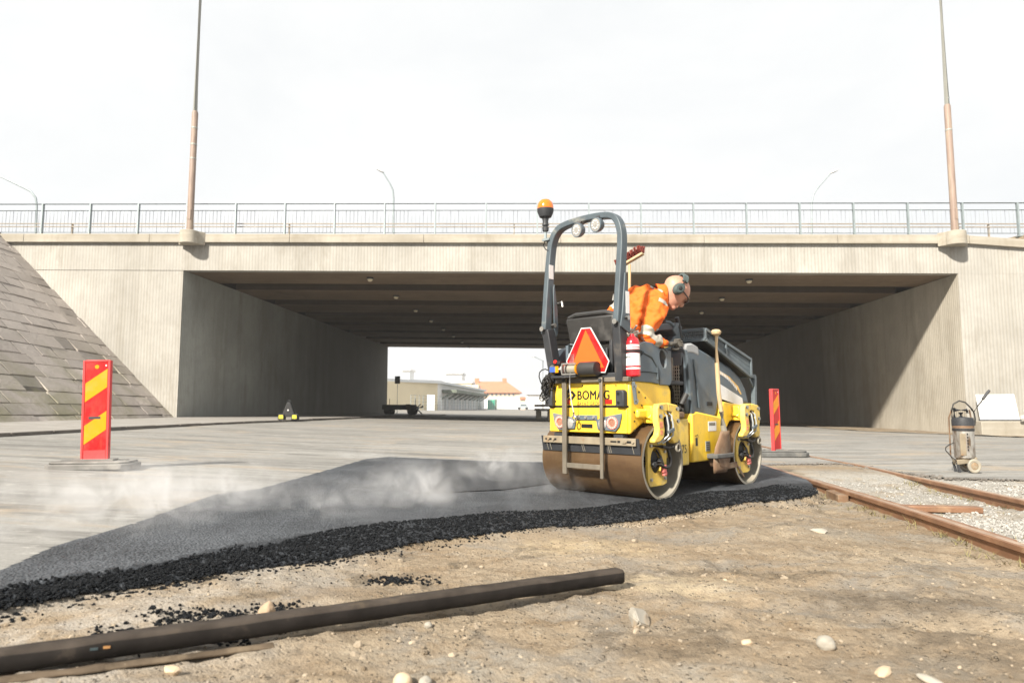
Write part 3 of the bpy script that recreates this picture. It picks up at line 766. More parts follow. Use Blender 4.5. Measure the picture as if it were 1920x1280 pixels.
for k in range(8):
    y0 = .352 if k == 0 else k*3.86
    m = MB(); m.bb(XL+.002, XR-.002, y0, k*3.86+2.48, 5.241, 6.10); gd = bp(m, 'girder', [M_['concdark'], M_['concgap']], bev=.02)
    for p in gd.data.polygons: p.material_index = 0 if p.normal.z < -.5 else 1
m = MB(); m.bb(-26, 26, .352, DEP-.2, 6.102, 6.44); bp(m, 'deck', M_['concgap'])
# coping with shallow construction joints; its right end steps down to the embankment
m = MB()
xs = [-26, -21, -16.6, -12.2, -7.4, -2.9, 1.6, 6.2, 10.4, 14.45]
for a, b in zip(xs[:-1], xs[1:]): m.bb(a+.004, b-.004, -.13, .48, 6.167, 6.455)
m.prism([(14.46, 6.167), (14.46, 6.43), (26, 5.6), (26, 5.3)], 'y', -.13, .48)
bp(m, 'coping', M_['concplain'], bev=.012)
m = MB(); m.bb(-26, 26, DEP-.2, DEP+.15, 5.238, 6.455); bp(m, 'far_fascia_beam', M_['conc'])
BRK = []
for i, (x, sx) in enumerate(((-10.72, 1), (13.92, 1))):
    m = MB(); n = 14; r0 = .30
    pts = [(x-r0-.16, -.125), (x+r0+.16, -.125)]+[(x+r0*math.cos(a), -.30-r0*math.sin(a)) for a in [PI*k/n for k in range(n+1)]]
    m.prism(pts, 'z', 6.06, 6.50)
    bp(m, 'lamp_bracket', M_['concplain'], bev=.02)
    BRK.append(BM@Vector((x, -.30, 6.50-.0145*x)))

# railing
rl = empty('bridge_railing', BO, BY, 'galvanised parapet railing with thin balusters along the near bridge edge', 'railing')
RY = .12; bay = 1.70; x0 = -.87
kmin, kmax = -14, 13
m = MB()
for z, r_ in ((7.55, .024), (7.32, .018), (6.56, .014)):
    m.tube([(kmin*bay+x0, RY, z), (kmax*bay+x0, RY, z)], r_, 8)
    if z == 7.55: bp(m, 'top_rail', M_['galv'], rl); m = MB()
bp(m, 'middle_rails', M_['galv'], rl)
for k in range(kmin, kmax+1):
    m = MB(); m.bb(k*bay+x0-.022, k*bay+x0+.022, RY-.05, RY+.05, 6.44, 7.55); m.bb(k*bay+x0-.06, k*bay+x0+.06, RY-.08, RY+.08, 6.455, 6.475)
    bp(m, 'railing_post', M_['galv'], rl)
    if k < kmax:
        m = MB()
        for j in range(1, 13):
            x = k*bay+x0+j*bay/13; m.tube([(x, RY, 6.56), (x, RY, 7.32)], .0065, 5)
        bp(m, 'baluster_panel', M_['galvthin'], rl)
M_['tanrail'] = mat('tan_barrier_rail', (.26, .215, .165), .6, .1, .2, 4)
# crash barrier behind it
cb = empty('crash_barrier', BO, BY, 'two thin crash barrier rails running behind the bridge railing', 'crash barrier')
m = MB()
for z_ in (7.08, 7.19): m.bb(-24, 23, 1.30, 1.335, z_-.016, z_+.016)
bp(m, 'barrier_beam', M_['tanrail'], cb)
for k in range(-3, 3):
    m = MB(); m.bb(k*8-.02, k*8+.02, 1.34, 1.40, 6.44, 7.2); bp(m, 'barrier_post', M_['tanrail'], cb)

# lamp posts on the near brackets
def lamp_post(b, ujoint, vjoint, label, arm):
    zj = at(ujoint, vjoint, b.y).z; t = empty('lamp_post', b, 0, label, 'lamp post', 'tall lamp posts on the bridge edge')
    h = zj-b.z
    m = MB(); m.lathe([(.0, 0), (.16, 0), (.16, .03), (.112, .04), (.105, .4), (.098, h), (.078, h+.06), (.0, h+.06)], (0, 0, 0), (0, 0, 1), 16); lo = m.build('lower_pole', M_['postlow'], t)
    m = MB()
    for f in (((.60, .72, .86)) if arm == 1 else (.8,)): m.lathe([(.100, 0), (.1065, .01), (.1065, .05), (.100, .06)], (0, 0, h*f), (0, 0, 1), 16)
    m.build('pole_band', M_['posthigh'], lo)
    m = MB(); m.box((0, -.108, .55), (.10, .012, .35)); m.build('access_door', M_['postlow'], lo, .004)
    H2 = 17.2-b.z
    m = MB(); m.tube([(0, 0, h+.02), (0, 0, H2-1.0), (0, .1, H2-.3), (0, .5, H2), (0, 1.8, H2+.12)], [.072, .058, .052, .048, .042], 12); m.build('upper_pole', M_['posthigh'], t)
    m = MB(); m.ell((0, 2.1, H2+.13), (.16, .42, .09)); m.build('lamp_head', M_['greyw'], t)
lamp_post(BRK[0], 372, 212, 'tall two tone lamp post on concrete bracket above the left abutment', 1)
lamp_post(BRK[1], 1767, 200, 'tall orange brown lamp post on concrete bracket above the right abutment', 2)

# curved lamps along the far side of the deck
def deck_lamp(u, pts, y, label):
    b = at(u, 430, y); base = Vector((b.x, y, 6.35)); t = empty('street_lamp', base, 0, label, 'street lamp', 'curved street lamps beyond the railing')
    P = [Vector((0, 0, 0))]+[at(a, c, y)-base for a, c in pts]
    m = MB(); m.tube(P, [.075]+[.06]*(len(P)-3)+[.045, .04], 8); m.build('lamp_pole', M_['galv'], t)
    d = (P[-1]-P[-2]).normalized(); flat_ = Vector((d.x, 0, d.z*.4)).normalized()
    m = MB(); rot = Matrix.Rotation(-math.atan2(flat_.z, flat_.x), 4, 'Y'); m.ell(P[-1]+flat_*.22, (.36, .15, .09), rot); m.build('lamp_head', M_['greyw'], t)
deck_lamp(738, [(738, 440), (738, 372), (736.5, 356), (731, 344), (717, 322)], 46, 'thin curved street lamp beyond the railing leaning left, left of centre')
deck_lamp(1522, [(1522, 440), (1522, 380), (1525, 365), (1532, 354), (1558, 324)], 46, 'thin curved street lamp beyond the railing leaning right')
deck_lamp(68, [(67, 440), (69, 385), (67, 371), (58, 359), (45, 352), (5, 333), (-14, 325)], 40, 'curved street lamp beyond the railing at the far left edge')

# dome lamps under the deck
def dome(x, y, label):
    p = BM@Vector((x, y, 5.238-.0145*x)); t = empty('tunnel_lamp', p, BY, label, 'ceiling lamp', 'dome lamps under the bridge deck')
    m = MB(); m.lathe([(0, .0), (.12, .0), (.12, -.05), (.10, -.06), (0, -.06)], (0, 0, 0), (0, 0, 1), 16); m.build('mount', M_['dark'], t)
    m = MB(); m.lathe([(.095, -.055), (.09, -.09), (.06, -.13), (.0, -.145)], (0, 0, 0), (0, 0, 1), 16); m.build('glass_dome', M_['beige2'], t)
ORD = ['nearest', 'second', 'third', 'fourth', 'fifth', 'sixth', 'seventh', 'farthest']
for k in range(8): dome(-5.0+.05*k, k*3.86+1.15, ORD[k]+' dome lamp of the left row under the bridge deck')
for k in range(3): dome(7.95+.06*k, k*3.86+1.15, ('nearest', 'second', 'third')[k]+' dome lamp of the right row under the bridge deck')

# left stone embankment
def embank():
    e = empty('stone_embankment', (0, 0, 0), 0, 'sloping grey stone slab embankment beside the left bridge wall', 'embankment')
    A = Vector((-11.05, 22.62, .42)); tdir = Vector((.03, -1, .012)).normalized(); up = Vector((-.715, 0, .70)).normalized(); up = (up-tdir*up.dot(tdir)).normalized(); nrm = up.cross(tdir).normalized()
    if nrm.z < 0: nrm = -nrm
    m = MB(); W = 26; H_ = 10.2
    P = lambda a, b, c=0: A+tdir*a+up*b+nrm*c
    for c0, c1 in ((-.03, -1.6),):
        a0 = -.6
        f = [P(a0, -.5, c0), P(W, -.5, c0), P(W, H_, c0), P(a0, H_, c0)]; g = [P(a0, -.5, c1), P(W, -.5, c1), P(W, H_, c1), P(a0, H_, c1)]
        m.face(f); m.face(g[::-1])
        for i in range(4): m.face([f[i], g[i], g[(i+1) % 4], f[(i+1) % 4]])
    m.face([P(-1, H_, -.02), P(W, H_, -.02), P(W, H_, -.02)+Vector((-12, 0, .2)), P(-1, H_, -.02)+Vector((-12, 0, .2))])
    m.build('joint_bed', M_['mortar'], e, flat=True)
    vs = []; fs = []; tones = []
    b = -.25; row = 0
    while b < H_-.1:
        hh = random.uniform(.36, .56); a = -.6-random.random()*.5
        while a < W-1:
            w = random.uniform(.6, 1.7); g = .006; i0 = len(vs); t0 = random.gauss(0, .004); t1 = random.gauss(0, .004); lift = random.gauss(0, .004)
            a1 = min(a+w, W)
            aa = max(a, -.38)
            if a1 < aa+.15: a = a1; continue
            skew = .012*math.sin(a*1.3+row)
            if random.random() < .07: lift -= .025; t0 += .02
            q = []
            for top_ in (0, 1):
                ins = .014*top_
                for ca, cb, sa, sb in ((aa+g+ins, b+g+ins, -1, -1), (a1-g-ins, b+g+ins, 1, -1), (a1-g-ins, b+hh-g-ins, 1, 1), (aa+g+ins, b+hh-g-ins, -1, 1)):
                    c = (.006+lift+t0*sb+t1*sa) if top_ else -.06
                    q.append(P(ca+random.gauss(0, .012), cb+skew+random.gauss(0, .014), c))
            vs += [tuple(v) for v in q]
            fs += [(i0+4, i0+5, i0+6, i0+7), (i0, i0+1, i0+5, i0+4), (i0+1, i0+2, i0+6, i0+5), (i0+2, i0+3, i0+7, i0+6), (i0+3, i0, i0+4, i0+7)]
            tn = max(0, random.gauss(.15, .25)); tones += [tn]*8
            a = a1
        b += hh; row += 1
    me = tri_mesh(vs, fs, 'stone_slabs')
    at_ = me.attributes.new('tone', 'FLOAT', 'POINT')
    for i, t in enumerate(tones): at_.data[i].value = t
    bm = bmesh.new(); bm.from_mesh(me); bmesh.ops.recalc_face_normals(bm, faces=bm.faces); bm.to_mesh(me); bm.free()
    link('stone_slabs', me, M_['slab'], e, flat=True)
embank()

# sidewalk with kerb along the left wall
KERB = [(-8.6, 4.0), (-8.3, 9.0), (-8.22, 11.06), (-8.08, 13.72), (-7.77, 17.88), (-6.98, 21.93), (-6.4, 28), (-6.08, 33), (-5.6, 42), (-5.2, 54)]
def kx(y):
    for (xa, ya), (xb, yb) in zip(KERB[:-1], KERB[1:]):
        if y <= yb: return xa+(xb-xa)*(y-ya)/(yb-ya)
    return KERB[-1][0]
SWP = [(x, y) for x, y in KERB]+[(-8.2, 54), (-14, 30), (-14, 4)]
sheet('sidewalk', SWP, lin([(-14, -5, 10)]), lin([(4, 54, 40)]), lambda x, y: T(x, y)+.055, M_['pave'])
m = MB(); y = 4.0
while y < 53:
    y2 = y+random.uniform(.9, 1.1); a = Vector((kx(y)+.06, y+.012, 0)); b = Vector((kx(y2)+.06, y2-.012, 0))
    a.z = T(a.x, a.y)+.0; b.z = T(b.x, b.y)+.0; j = random.gauss(0, .008)
    m.bar(a+Vector((j, 0, j)), b+Vector((j, 0, j*.5)), .13, .13); y = y2
struct(m.build('kerb', M_['kerb'], None, .012))

# dirt strip at the foot of the right wall
a1 = BM@Vector((XR, 0, 0)); a2 = BM@Vector((XR, DEP, 0))
pts = [(a1.x+9, a1.y-1.0), (a1.x-.2, a1.y-2.3), (a1.x-2.6, a1.y+1.5), (a2.x-3.2, a2.y-2), (a2.x-2.6, a2.y+4), (a2.x, a2.y), (a1.x+.1, a1.y+.1), (a1.x+9, a1.y-.2)]
sheet('dirt_verge', pts, lin([(8, 25, 60)]), lin([(18, 56, 70)]), lambda x, y: T(x, y)+.012+.05*max(0, fract(x*1.3, y*1.3))+.02*abs(nz(x*4, y*4)), M_['dirt'])

# concrete ledge, white board and white frame at the right wall
lg = MB(); A = BM@Vector((13.95, -.95, 0)); lg.bb(0, 7.5, 0, .93, -.3, .42-.0); o = lg.build('concrete_ledge', M_['concplain'], None, .02); o.location = A; o.rotation_euler = (0, 0, BY)
tag(o, 'low pale concrete ledge along the foot of the right bridge wall', 'ledge')
wb = empty('white_board', BM@Vector((14.25, -.42, .44)), BY, 'large white board leaning on the right wall above the ledge', 'board')
m = MB(); m.prism([(0, 0), (1.16, 0), (1.12, .80), (-.02, .79)], 'y', 0, .03); bd = m.build('board_panel', M_['white'], wb, .006); bd.rotation_euler = (rad(-9), 0, 0)
m = MB(); m.bb(-.03, 1.19, -.02, .05, -.02, .02); m.build('board_rail', M_['dark'], wb, .004)
fr = empty('white_trestle', BM@Vector((15.05, -1.15, 0)), BY, 'white metal trestle frame standing at the right picture edge', 'frame')
m = MB()
for x in (.05, 1.25):
    m.bar((x, 0, 0), (x, 0, .92), .05, .05); m.bar((x, -.22, 0), (x, 0, .5), .045, .045)
m.build('frame_legs', M_['white'], fr, .004)
m = MB(); m.bar((-.1, 0, .55), (1.35, 0, .55), .05, .09); m.bar((0, 0, .72), (1.3, 0, .72), .05, .06); m.build('frame_rails', M_['white'], fr, .004)

# earth heap on top of the right wing wall
hm = MB(); bmesh.ops.create_icosphere(hm.bm, subdivisions=5, radius=1)
for v in hm.bm.verts:
    q = v.co.copy(); k = 1+.22*fract(q.x*2, q.y*2, q.z*2); v.co = Vector((q.x*2.6*k, q.y*1.3*k, q.z*.60*k))
hp = hm.build('earth_heap', M_['dirt'], None, ang=70); hp.location = BM@Vector((17.3, 1.5, 5.85)); tag(hp, 'heap of brown earth on top of the right wing wall', 'heap')

# ------------------------------------------------------------------ world beyond the underpass
def fbox(u0, u1, v0, v1, y, d, nm, m, par=None, bev=0):
    a, b = at(u0, v1, y), at(u1, v0, y); q = MB(); q.bb(a.x, b.x, y, y+d, a.z, b.z); return q.build(nm, m, par, bev)
def root(nm, u, v, y, label, cat, group=None):
    p = at(u, v, y); return empty(nm, (0, 0, 0), 0, label, cat, group)
# long low beige warehouse
w = root('warehouse', 730, 772, 100, 'low beige warehouse with dark canopy beyond the underpass', 'warehouse')
A = at(690, 774, 92); Bc = at(820, 772, 104); Dd = at(908, 769, 160)
def wallquad(p, q, z0, z1, nm, m, par, th=.3):
    k = MB(); d = Vector((q.x-p.x, q.y-p.y, 0)); n = Vector((-d.y, d.x, 0)).normalized()*th
    if n.y < 0: n = -n
    pts = [(p.x, p.y), (q.x, q.y), (q.x+n.x, q.y+n.y), (p.x+n.x, p.y+n.y)]; k.prism(pts, 'z', z0, z1); return k.build(nm, m, par)
wallquad(A, Bc, -.6, 4.35, 'front_wall', M_['beige'], w); wallquad(Bc, Dd, -.6, 4.35, 'side_wall', M_['palewall'], w)
k = MB(); k.prism([(A.x-1, A.y-.6), (Bc.x+.5, Bc.y-.6), (Dd.x+.6, Dd.y), (Dd.x-20, Dd.y+16), (A.x-8, A.y+40)], 'z', 4.35, 4.75); k.build('roof', M_['greyw'], w)
k = MB()
d = (Dd-Bc); nn = Vector((d.y, -d.x, 0)).normalized()
c0, c1 = Bc+d*.06, Bc+d*.86
k.prism([(c0.x, c0.y), (c1.x, c1.y), (c1.x+nn.x*1.8, c1.y+nn.y*1.8), (c0.x+nn.x*2.4, c0.y+nn.y*2.4)], 'z', 3.0, 3.5); k.build('canopy', M_['darkgreen'], w)
for i in range(9):
    p = c0.lerp(c1, i/8)+nn*.05; k = MB(); k.bar((p.x, p.y, 2.1), (p.x+nn.x*1.6, p.y+nn.y*1.6, 3.0), .3, .3); k.build('canopy_strut', M_['darkgreen'], w)
for i in range(7):
    p = c0.lerp(c1, (i+.5)/7); q = p+d.normalized()*2.2; wallquad(p+nn*.08, q+nn*.08, -.2, 2.2, 'loading_door', M_['greyw'], w, .05)
fbox(800, 815, 740, 771, 100.5, .2, 'gate_panel', M_['greyw'], w)
# beige upper block
w2 = root('depot_building', 860, 768, 150, 'pale beige depot block rising behind the canopy', 'building')
fbox(828, 884, 716, 768, 168, 14, 'block_wall', M_['beige2'], w2); fbox(826, 886, 714, 717.5, 167.6, 15, 'flat_roof', M_['greyw'], w2); fbox(884.2, 897, 721, 768, 166, 12, 'stair_wall', M_['peach'], w2)
# orange roofed house
h = root('orange_roof_house', 930, 766, 190, 'large peach building with an orange tiled roof in the distance', 'house')
a, b = at(884, 736, 200), at(975, 734, 200); g0 = at(890, 770, 200)
k = MB(); k.bb(a.x, b.x, 200, 216, -1, a.z); k.build('wall', M_['peach'], h)
k = MB(); k.bb(a.x+.2, b.x-.1, 199.7, 200, -1, at(900, 748, 200).z); k.build('white_plinth', M_['palewall'], h)
r0, r1 = at(893, 715, 208), at(949, 715, 208)
k = MB(); e = .6
c = [Vector((a.x-e, 199.2, a.z)), Vector((b.x+e, 199.2, a.z)), Vector((b.x+e, 217, a.z)), Vector((a.x-e, 217, a.z))]; t0, t1 = Vector((r0.x, 208, r0.z)), Vector((r1.x, 208, r1.z))
k.face([c[0], c[1], t1, t0]); k.face([c[1], c[2], t1]); k.face([c[2], c[3], t0, t1]); k.face([c[3], c[0], t0]); k.face(c[::-1]); rf = k.build('roof', M_['tile'], h, flat=True)
for u in (894, 946): fbox(u-4, u+4, 709, 718, 207, 1.5, 'chimney', M_['tile'], rf)
for i in range(9): fbox(897+i*8, 900+i*8, 737.5, 741.5, 199.8, .1, 'window', M_['farglass'], h)
s = root('pink_shed', 980, 766, 180, 'small pink shed right of the orange roofed house', 'shed'); fbox(976, 985, 748, 768, 182, 5, 'shed_wall', M_['peach'], s); fbox(975, 986, 744, 748.5, 181.5, 6, 'shed_roof', M_['tile'], s)
s = root('white_hall', 1000, 766, 230, 'faint white hall at the right end of the far street', 'building'); fbox(987, 1040, 738, 768, 235, 12, 'hall_wall', M_['palewall'], s); fbox(986, 1041, 734, 738.5, 234, 14, 'hall_roof', M_['greyw'], s)
s = root('pale_tower', 760, 766, 300, 'faint pale high building above the warehouse roof', 'building'); fbox(754, 768, 694, 768, 310, 14, 'tower_wall', M_['greyw'], s); fbox(752, 770, 691, 694.5, 309, 16, 'tower_roof', M_['palewall'], s)
s = root('pale_silo_block', 850, 766, 300, 'faint pale block on the skyline behind the depot', 'building'); fbox(836, 866, 700, 768, 320, 20, 'wall', M_['palewall'], s); fbox(834, 868, 697, 700.4, 319, 22, 'roof', M_['greyw'], s)
# container, car, fence, signs
s = root('green_container', 922, 768, 150, 'bright green container standing at the far street', 'container')
fbox(914, 931, 749, 767.6, 150, 5, 'container_body', M_['green'], s)
m_ = MB()
for i in range(6):
    a = at(915.5+i*2.8, 767, 149.95); m_.bb(a.x, a.x+.12, 149.88, 149.99, a.z+.1, a.z+2.0)
m_.build('ribs', M_['green'], s)
fbox(928.5, 931.5, 748, 768, 149.7, .2, 'door_frame', M_['darkgreen'], s)
cr = root('parked_car', 978, 768, 160, 'small silver car parked far down the street', 'car')
a, b = at(969, 768, 165), at(992, 768, 165); L_ = b.x-a.x; z0 = T(a.x, 165)
k = MB(); k.prism([(a.x, z0+.3), (a.x, z0+.8), (a.x+L_*.2, z0+.9), (a.x+L_*.32, z0+1.4), (a.x+L_*.75, z0+1.4), (a.x+L_*.9, z0+.95), (b.x, z0+.85), (b.x, z0+.3)], 'y', 165, 166.7); k.build('car_body', M_['car'], cr, .05)
k = MB(); k.prism([(a.x+L_*.25, z0+.93), (a.x+L_*.34, z0+1.33), (a.x+L_*.73, z0+1.33), (a.x+L_*.85, z0+.95)], 'y', 164.96, 165); k.build('windows', M_['farglass'], cr)
for f_ in (.2, .8):
    k = MB(); k.cyl((a.x+L_*f_, 164.9, z0+.32), (a.x+L_*f_, 165.1, z0+.32), .32); k.build('wheel', M_['black'], cr)
fe = root('wire_fence', 800, 768, 110, 'pale mesh fence along the warehouse yard', 'fence')
P0, P1 = at(770, 772.5, 92), at(968, 768.6, 150)
for i in range(41):
    p = P0.lerp(P1, i/40); z = T(p.x, p.y); m_ = MB(); m_.bar((p.x, p.y, z), (p.x, p.y, z+2.1), .06, .06); m_.build('fence_post', M_['galv'], fe)
m_ = MB()
for z in (.3, .75, 1.2, 1.65, 2.05): m_.bar((P0.x, P0.y, T(P0.x, P0.y)+z), (P1.x, P1.y, T(P1.x, P1.y)+z), .03, .03)
m_.build('fence_wires', M_['galv'], fe)
def fsign(u, v, y, zt, label):
    p = at(u, v, y); s = empty('road_sign', (p.x, p.y, T(p.x, p.y)), 0, label, 'sign'); return s, p
s, p = fsign(744.5, 772, 54, 0, 'black square sign on a thin pole behind the dark trailer'); zt = at(744, 705, 54).z-T(p.x, 54); zb = at(744, 719, 54).z-T(p.x, 54)
k = MB(); k.tube([(0, 0, 0), (0, 0, zt)], .03, 8); k.build('sign_pole', M_['galv'], s)
k = MB(); k.bb(-.21, .21, -.06, -.03, zb, zt); k.build('sign_plate', M_['dark'], s, .01)
s = empty('street_mast', (at(1018, 768, 120).x, 120, T(5, 120)), 0, 'pale tall lamp mast at the right of the underpass opening', 'lamp mast')
k = MB(); p1 = at(1018, 676, 120); p2 = at(1000, 668, 120); o_ = Vector(s.location)
k.tube([(0, 0, 0), p1-o_, p2-o_], [.12, .09, .06], 8); k.build('mast_pole', M_['galv'], s); k = MB(); k.ell(p2-o_, (.5, .2, .12)); k.build('lamp_head', M_['greyw'], s)
# guard barrier on concrete block
s = empty('concrete_barrier', (0, 0, 0), 0, 'pale guard rail on concrete posts at the right side of the underpass', 'barrier')
for i, (u, v, y) in enumerate(((1010, 793, 34), (1032, 795, 31), (1056, 797, 28.5))):
    p = at(u, v, y); k = MB(); k.bb(p.x-.13, p.x+.13, y-.15, y+.15, T(p.x, y)-.05, T(p.x, y)+.50); k.build('barrier_block', M_['concplain'], s, .02)
p, q = at(1003, 772, 35.5), at(1062, 771, 28)
for dz in (0, .2):
    k = MB(); k.bar((p.x, p.y-.2, T(p.x, p.y)+.50+dz), (q.x, q.y-.2, T(q.x, q.y)+.50+dz), .08, .12); k.build('barrier_rail', M_['palewall'], s, .01)

# dark flat trailer at the end of the underpass
tx = at(753, 778, 46); tz = T(tx.x, 46); tr = empty('flat_trailer', (tx.x, 46, tz), 0, 'low dark flat trailer with stakes parked at the underpass exit', 'trailer')
k = MB(); k.bb(-1.32, .95, 0, 1.5, .38, .62); k.bb(-1.32, 1.0, -.05, 0, .42, .72); k.build('trailer_bed', M_['dark'], tr, .02)
for x in (-.95, .62):
    for y in (.15, 1.35):
        k = MB(); k.cyl((x, y-.12, .27), (x, y+.12, .27), .27, n=18); k.build('wheel', M_['black'], tr, .02)
for x in (-.82, .92):
    k = MB(); k.bar((x, 0, .6), (x, 0, 1.12), .035, .035); k.build('stake', M_['rail'], tr)
k = MB(); k.tube([(.95, .7, .5), (1.25, .6, .55), (1.36, .6, .62)], .06, 8); k.bar((1.0, .3, .4), (1.3, .5, .1), .06, .06); k.bar((1.0, .9, .62), (1.2, .5, .75), .05, .05); k.build('drawbar', M_['dark'], tr)
k = MB(); k.bb(.3, .6, -.08, -.06, .35, .75); k.build('tarpaulin', M_['inkgrey'], tr)

# dark triangular device with yellow reflector blocks
cx = at(541, 790, 21.6); cz = T(cx.x, 21.6)+.057; cn = empty('warning_stand', (cx.x, 21.6, cz), 0, 'black triangular stand with two yellow reflector blocks near left wall', 'warning stand')
k = MB(); k.prism([(-.22, .10), (.22, .10), (.05, .56), (-.05, .56)], 'y', -.06, .06); k.build('triangle_body', M_['black'], cn, .015)
for s_ in (-1, 1):
    k = MB(); k.bb(s_*.21-.10, s_*.21+.10, -.10, .10, 0, .19); f_ = k.build('foot_block', M_['black'], cn, .02)
    k = MB(); k.bb(s_*.21-.065, s_*.21+.065, -.108, -.101, .045, .15); k.build('yellow_reflector', mat('bright_yellow_reflector', (.85, .75, .05), .4, 0, .04), f_)
k = MB(); k.ell((0, -.07, .30), (.03, .02, .03)); k.build('white_lamp', M_['white'], cn)
k = MB(); k.tube([(-.05, 0, .56), (-.04, 0, .61), (.04, 0, .61), (.05, 0, .56)], .012, 8); k.bb(-.045, .045, -.07, -.06, .50, .53); k.build('carry_handle', M_['dark'], cn)
# ------------------------------------------------------------------ delineator boards
def board(x, y, rz, H_, W_, z0, label, lean, basem, bw, bd, bh, brz, pale):
    t = empty('marker_board', (x, y, z0), rz, label, 'marker board', 'red and yellow striped marker boards')
    zb = bh*.9; M4 = Matrix.Translation((0, 0, zb)) @ Matrix.Rotation(lean, 4, 'Y')
    hw = W_/2; th = .022
    k = MB(); k.bb(-hw, hw, -th, th, 0, H_); k.xf(M4); bd_ = k.build('board', M_['signred'], t, .006)
    k = MB(); k.bb(-hw-.004, -hw+.020, -th-.006, th+.006, 0, H_); k.bb(hw-.020, hw+.004, -th-.006, th+.006, 0, H_); k.bb(-hw+.022, hw-.022, -th-.006, th+.006, H_-.018, H_+.004); k.xf(M4); k.build('board_edge', M_['signback'], t, .004)
    i_ = hw-.024; S_ = .16*W_/.27
    for z_a in (.585*H_, .165*H_):
        k = MB(); k.prism([(-i_, z_a), (i_, z_a+.145*H_), (i_, z_a+.33*H_), (-i_, z_a+.185*H_)], 'y', -th-.003, -th-.0005); k.xf(M4); k.build('yellow_stripe', M_['signyellow'], bd_)
    k = MB(); k.cyl((.01*W_, -th-.0035, .935*H_), (.01*W_, -th-.001, .935*H_), .022*W_/.27, n=20); k.xf(M4); k.build('yellow_dot', M_['signyellow'], bd_)
    k = MB(); k.bb(.33*W_, .38*W_, -th-.0035, -th-.001, .94*H_, .955*H_); k.xf(M4); k.build('small_label', M_['paper'], bd_)
    k = MB(); k.bb(-.25*W_, .20*W_, -th-.004, -th-.001, .416*H_, .440*H_); k.xf(M4); k.build('grip_slot', M_['dark'], bd_)
    if pale:
        k = MB(); k.bb(-i_, i_, -th-.002, -th-.0005, .0, .11*H_); k.xf(M4); k.build('pale_foot_panel', M_['signback'], bd_)
    b = empty('tmp', (0, 0, 0)); bpy.data.objects.remove(b)
    n = 8; k = MB(); Rz = Matrix.Rotation(brz-rz, 4, 'Z')
    prof = [(-bw/2, -bd/2+.05), (-bw/2+.06, -bd/2), (bw/2-.08, -bd/2), (bw/2, -bd/2+.09), (bw/2, bd/2-.09), (bw/2-.08, bd/2), (-bw/2+.06, bd/2), (-bw/2, bd/2-.05)]
    k.prism(prof, 'z', 0, bh*.72); k.prism([(p[0]*.93, p[1]*.88) for p in prof], 'z', bh*.72, bh); k.xf(Rz); bs = k.build('base_slab', basem, t, .012)
    k = MB(); k.bb(-hw-.07, hw+.07, -.07, .07, bh-.004, bh+.018); k.xf(Rz); k.build('socket_plate', M_['base'], bs, .006)
    for s_ in (-1, 1):
        k = MB(); k.bb(s_*bw*.33-.05, s_*bw*.33+.05, -.03, .03, bh+.0005, bh+.006); k.xf(Rz); k.build('grip_recess', M_['basedark'], bs)
    return t
board(-4.38, 7.26, rad(6), 1.06, .266, T(-4.38, 7.26)+.004, 'red and yellow striped marker board on grey base in front of the stone slope', rad(-1.5), M_['base'], .82, .44, .085, rad(9), True)
board(4.43, 11.55, rad(44), 1.03, .25, T(4.55, 11.55)+.006, 'red and yellow striped marker board on black base behind the road roller', rad(-1), M_['basedark'], .98, .42, .10, rad(-4), False)

# ------------------------------------------------------------------ wheeled sprayer cart
cx, cy = 5.87, 8.95
ct = empty('wheeled_sprayer', (cx, cy, T(cx, cy)+.004), rad(-14), 'dirty stainless pressure sprayer on a two wheeled trolley', 'sprayer')
k = MB(); k.lathe([(0, .165), (.10, .165), (.138, .19), (.140, .56), (.138, .62), (.0, .62)], (0, 0, 0), (0, 0, 1), 28); tk = k.build('tank', M_['brightsteel'], ct)
k = MB(); k.bb(-.10, -.02, -.142, -.128, .22, .50); k.build('faded_label', M_['scraper'], tk, .004)
k = MB()
for i in range(6): k.bb(-.005, .012, -.1435, -.139, .28+i*.04, .305+i*.04)
k.build('black_print', M_['ink'], tk)
k = MB(); k.lathe([(.139, .605), (.146, .60), (.147, .665), (.140, .70), (.02, .715), (0, .715)], (0, 0, 0), (0, 0, 1), 28); k.build('rubber_collar', M_['dark'], ct)
k = MB(); k.lathe([(.141, .53), (.145, .535), (.145, .56), (.141, .565)], (0, 0, 0), (0, 0, 1), 28); k.build('clamp_strap', M_['black'], ct)
k = MB(); k.lathe([(.1405, .567), (.1425, .575), (.1425, .60), (.1405, .603)], (0, 0, 0), (0, 0, 1), 28); k.build('rusty_band', M_['rust'], ct)
k = MB()
for s_ in (-1, 1): k.tube([(s_*.10, .13, .10), (s_*.15, .12, .2), (s_*.15, .10, .70), (s_*.12, .06, .80)], .011, 8)
k.build('trolley_frame', M_['rust'], ct)
k = MB(); k.tube([(-.13, .03, .70), (-.13, .03, .80), (-.10, .03, .88), (-.02, .03, .92), (.06, .03, .90), (.13, .03, .83), (.15, .03, .79)], .010, 10); k.build('carry_bow', M_['hose'], ct)
k = MB(); k.cyl((-.115, -.02, .69), (-.115, -.02, .83), .022); k.cyl((-.10, -.02, .80), (.06, -.02, .80), .02); k.cyl((.06, -.02, .80), (.06, -.02, .76), .024); k.cyl((-.02, 0, .70), (-.02, 0, .77), .035); k.build('pump_handle', M_['dark'], ct)
k = MB(); k.tube([(.13, 0, .82), (.16, 0, .76), (.17, 0, .68), (.155, 0, .60)], .012, 8); k.tube([(-.145, -.02, .38), (-.20, -.04, .36), (-.265, -.05, .32), (-.27, -.05, .28), (-.2, -.06, .2), (-.12, -.08, .13)], .008, 8); k.build('hose', M_['hose'], ct)
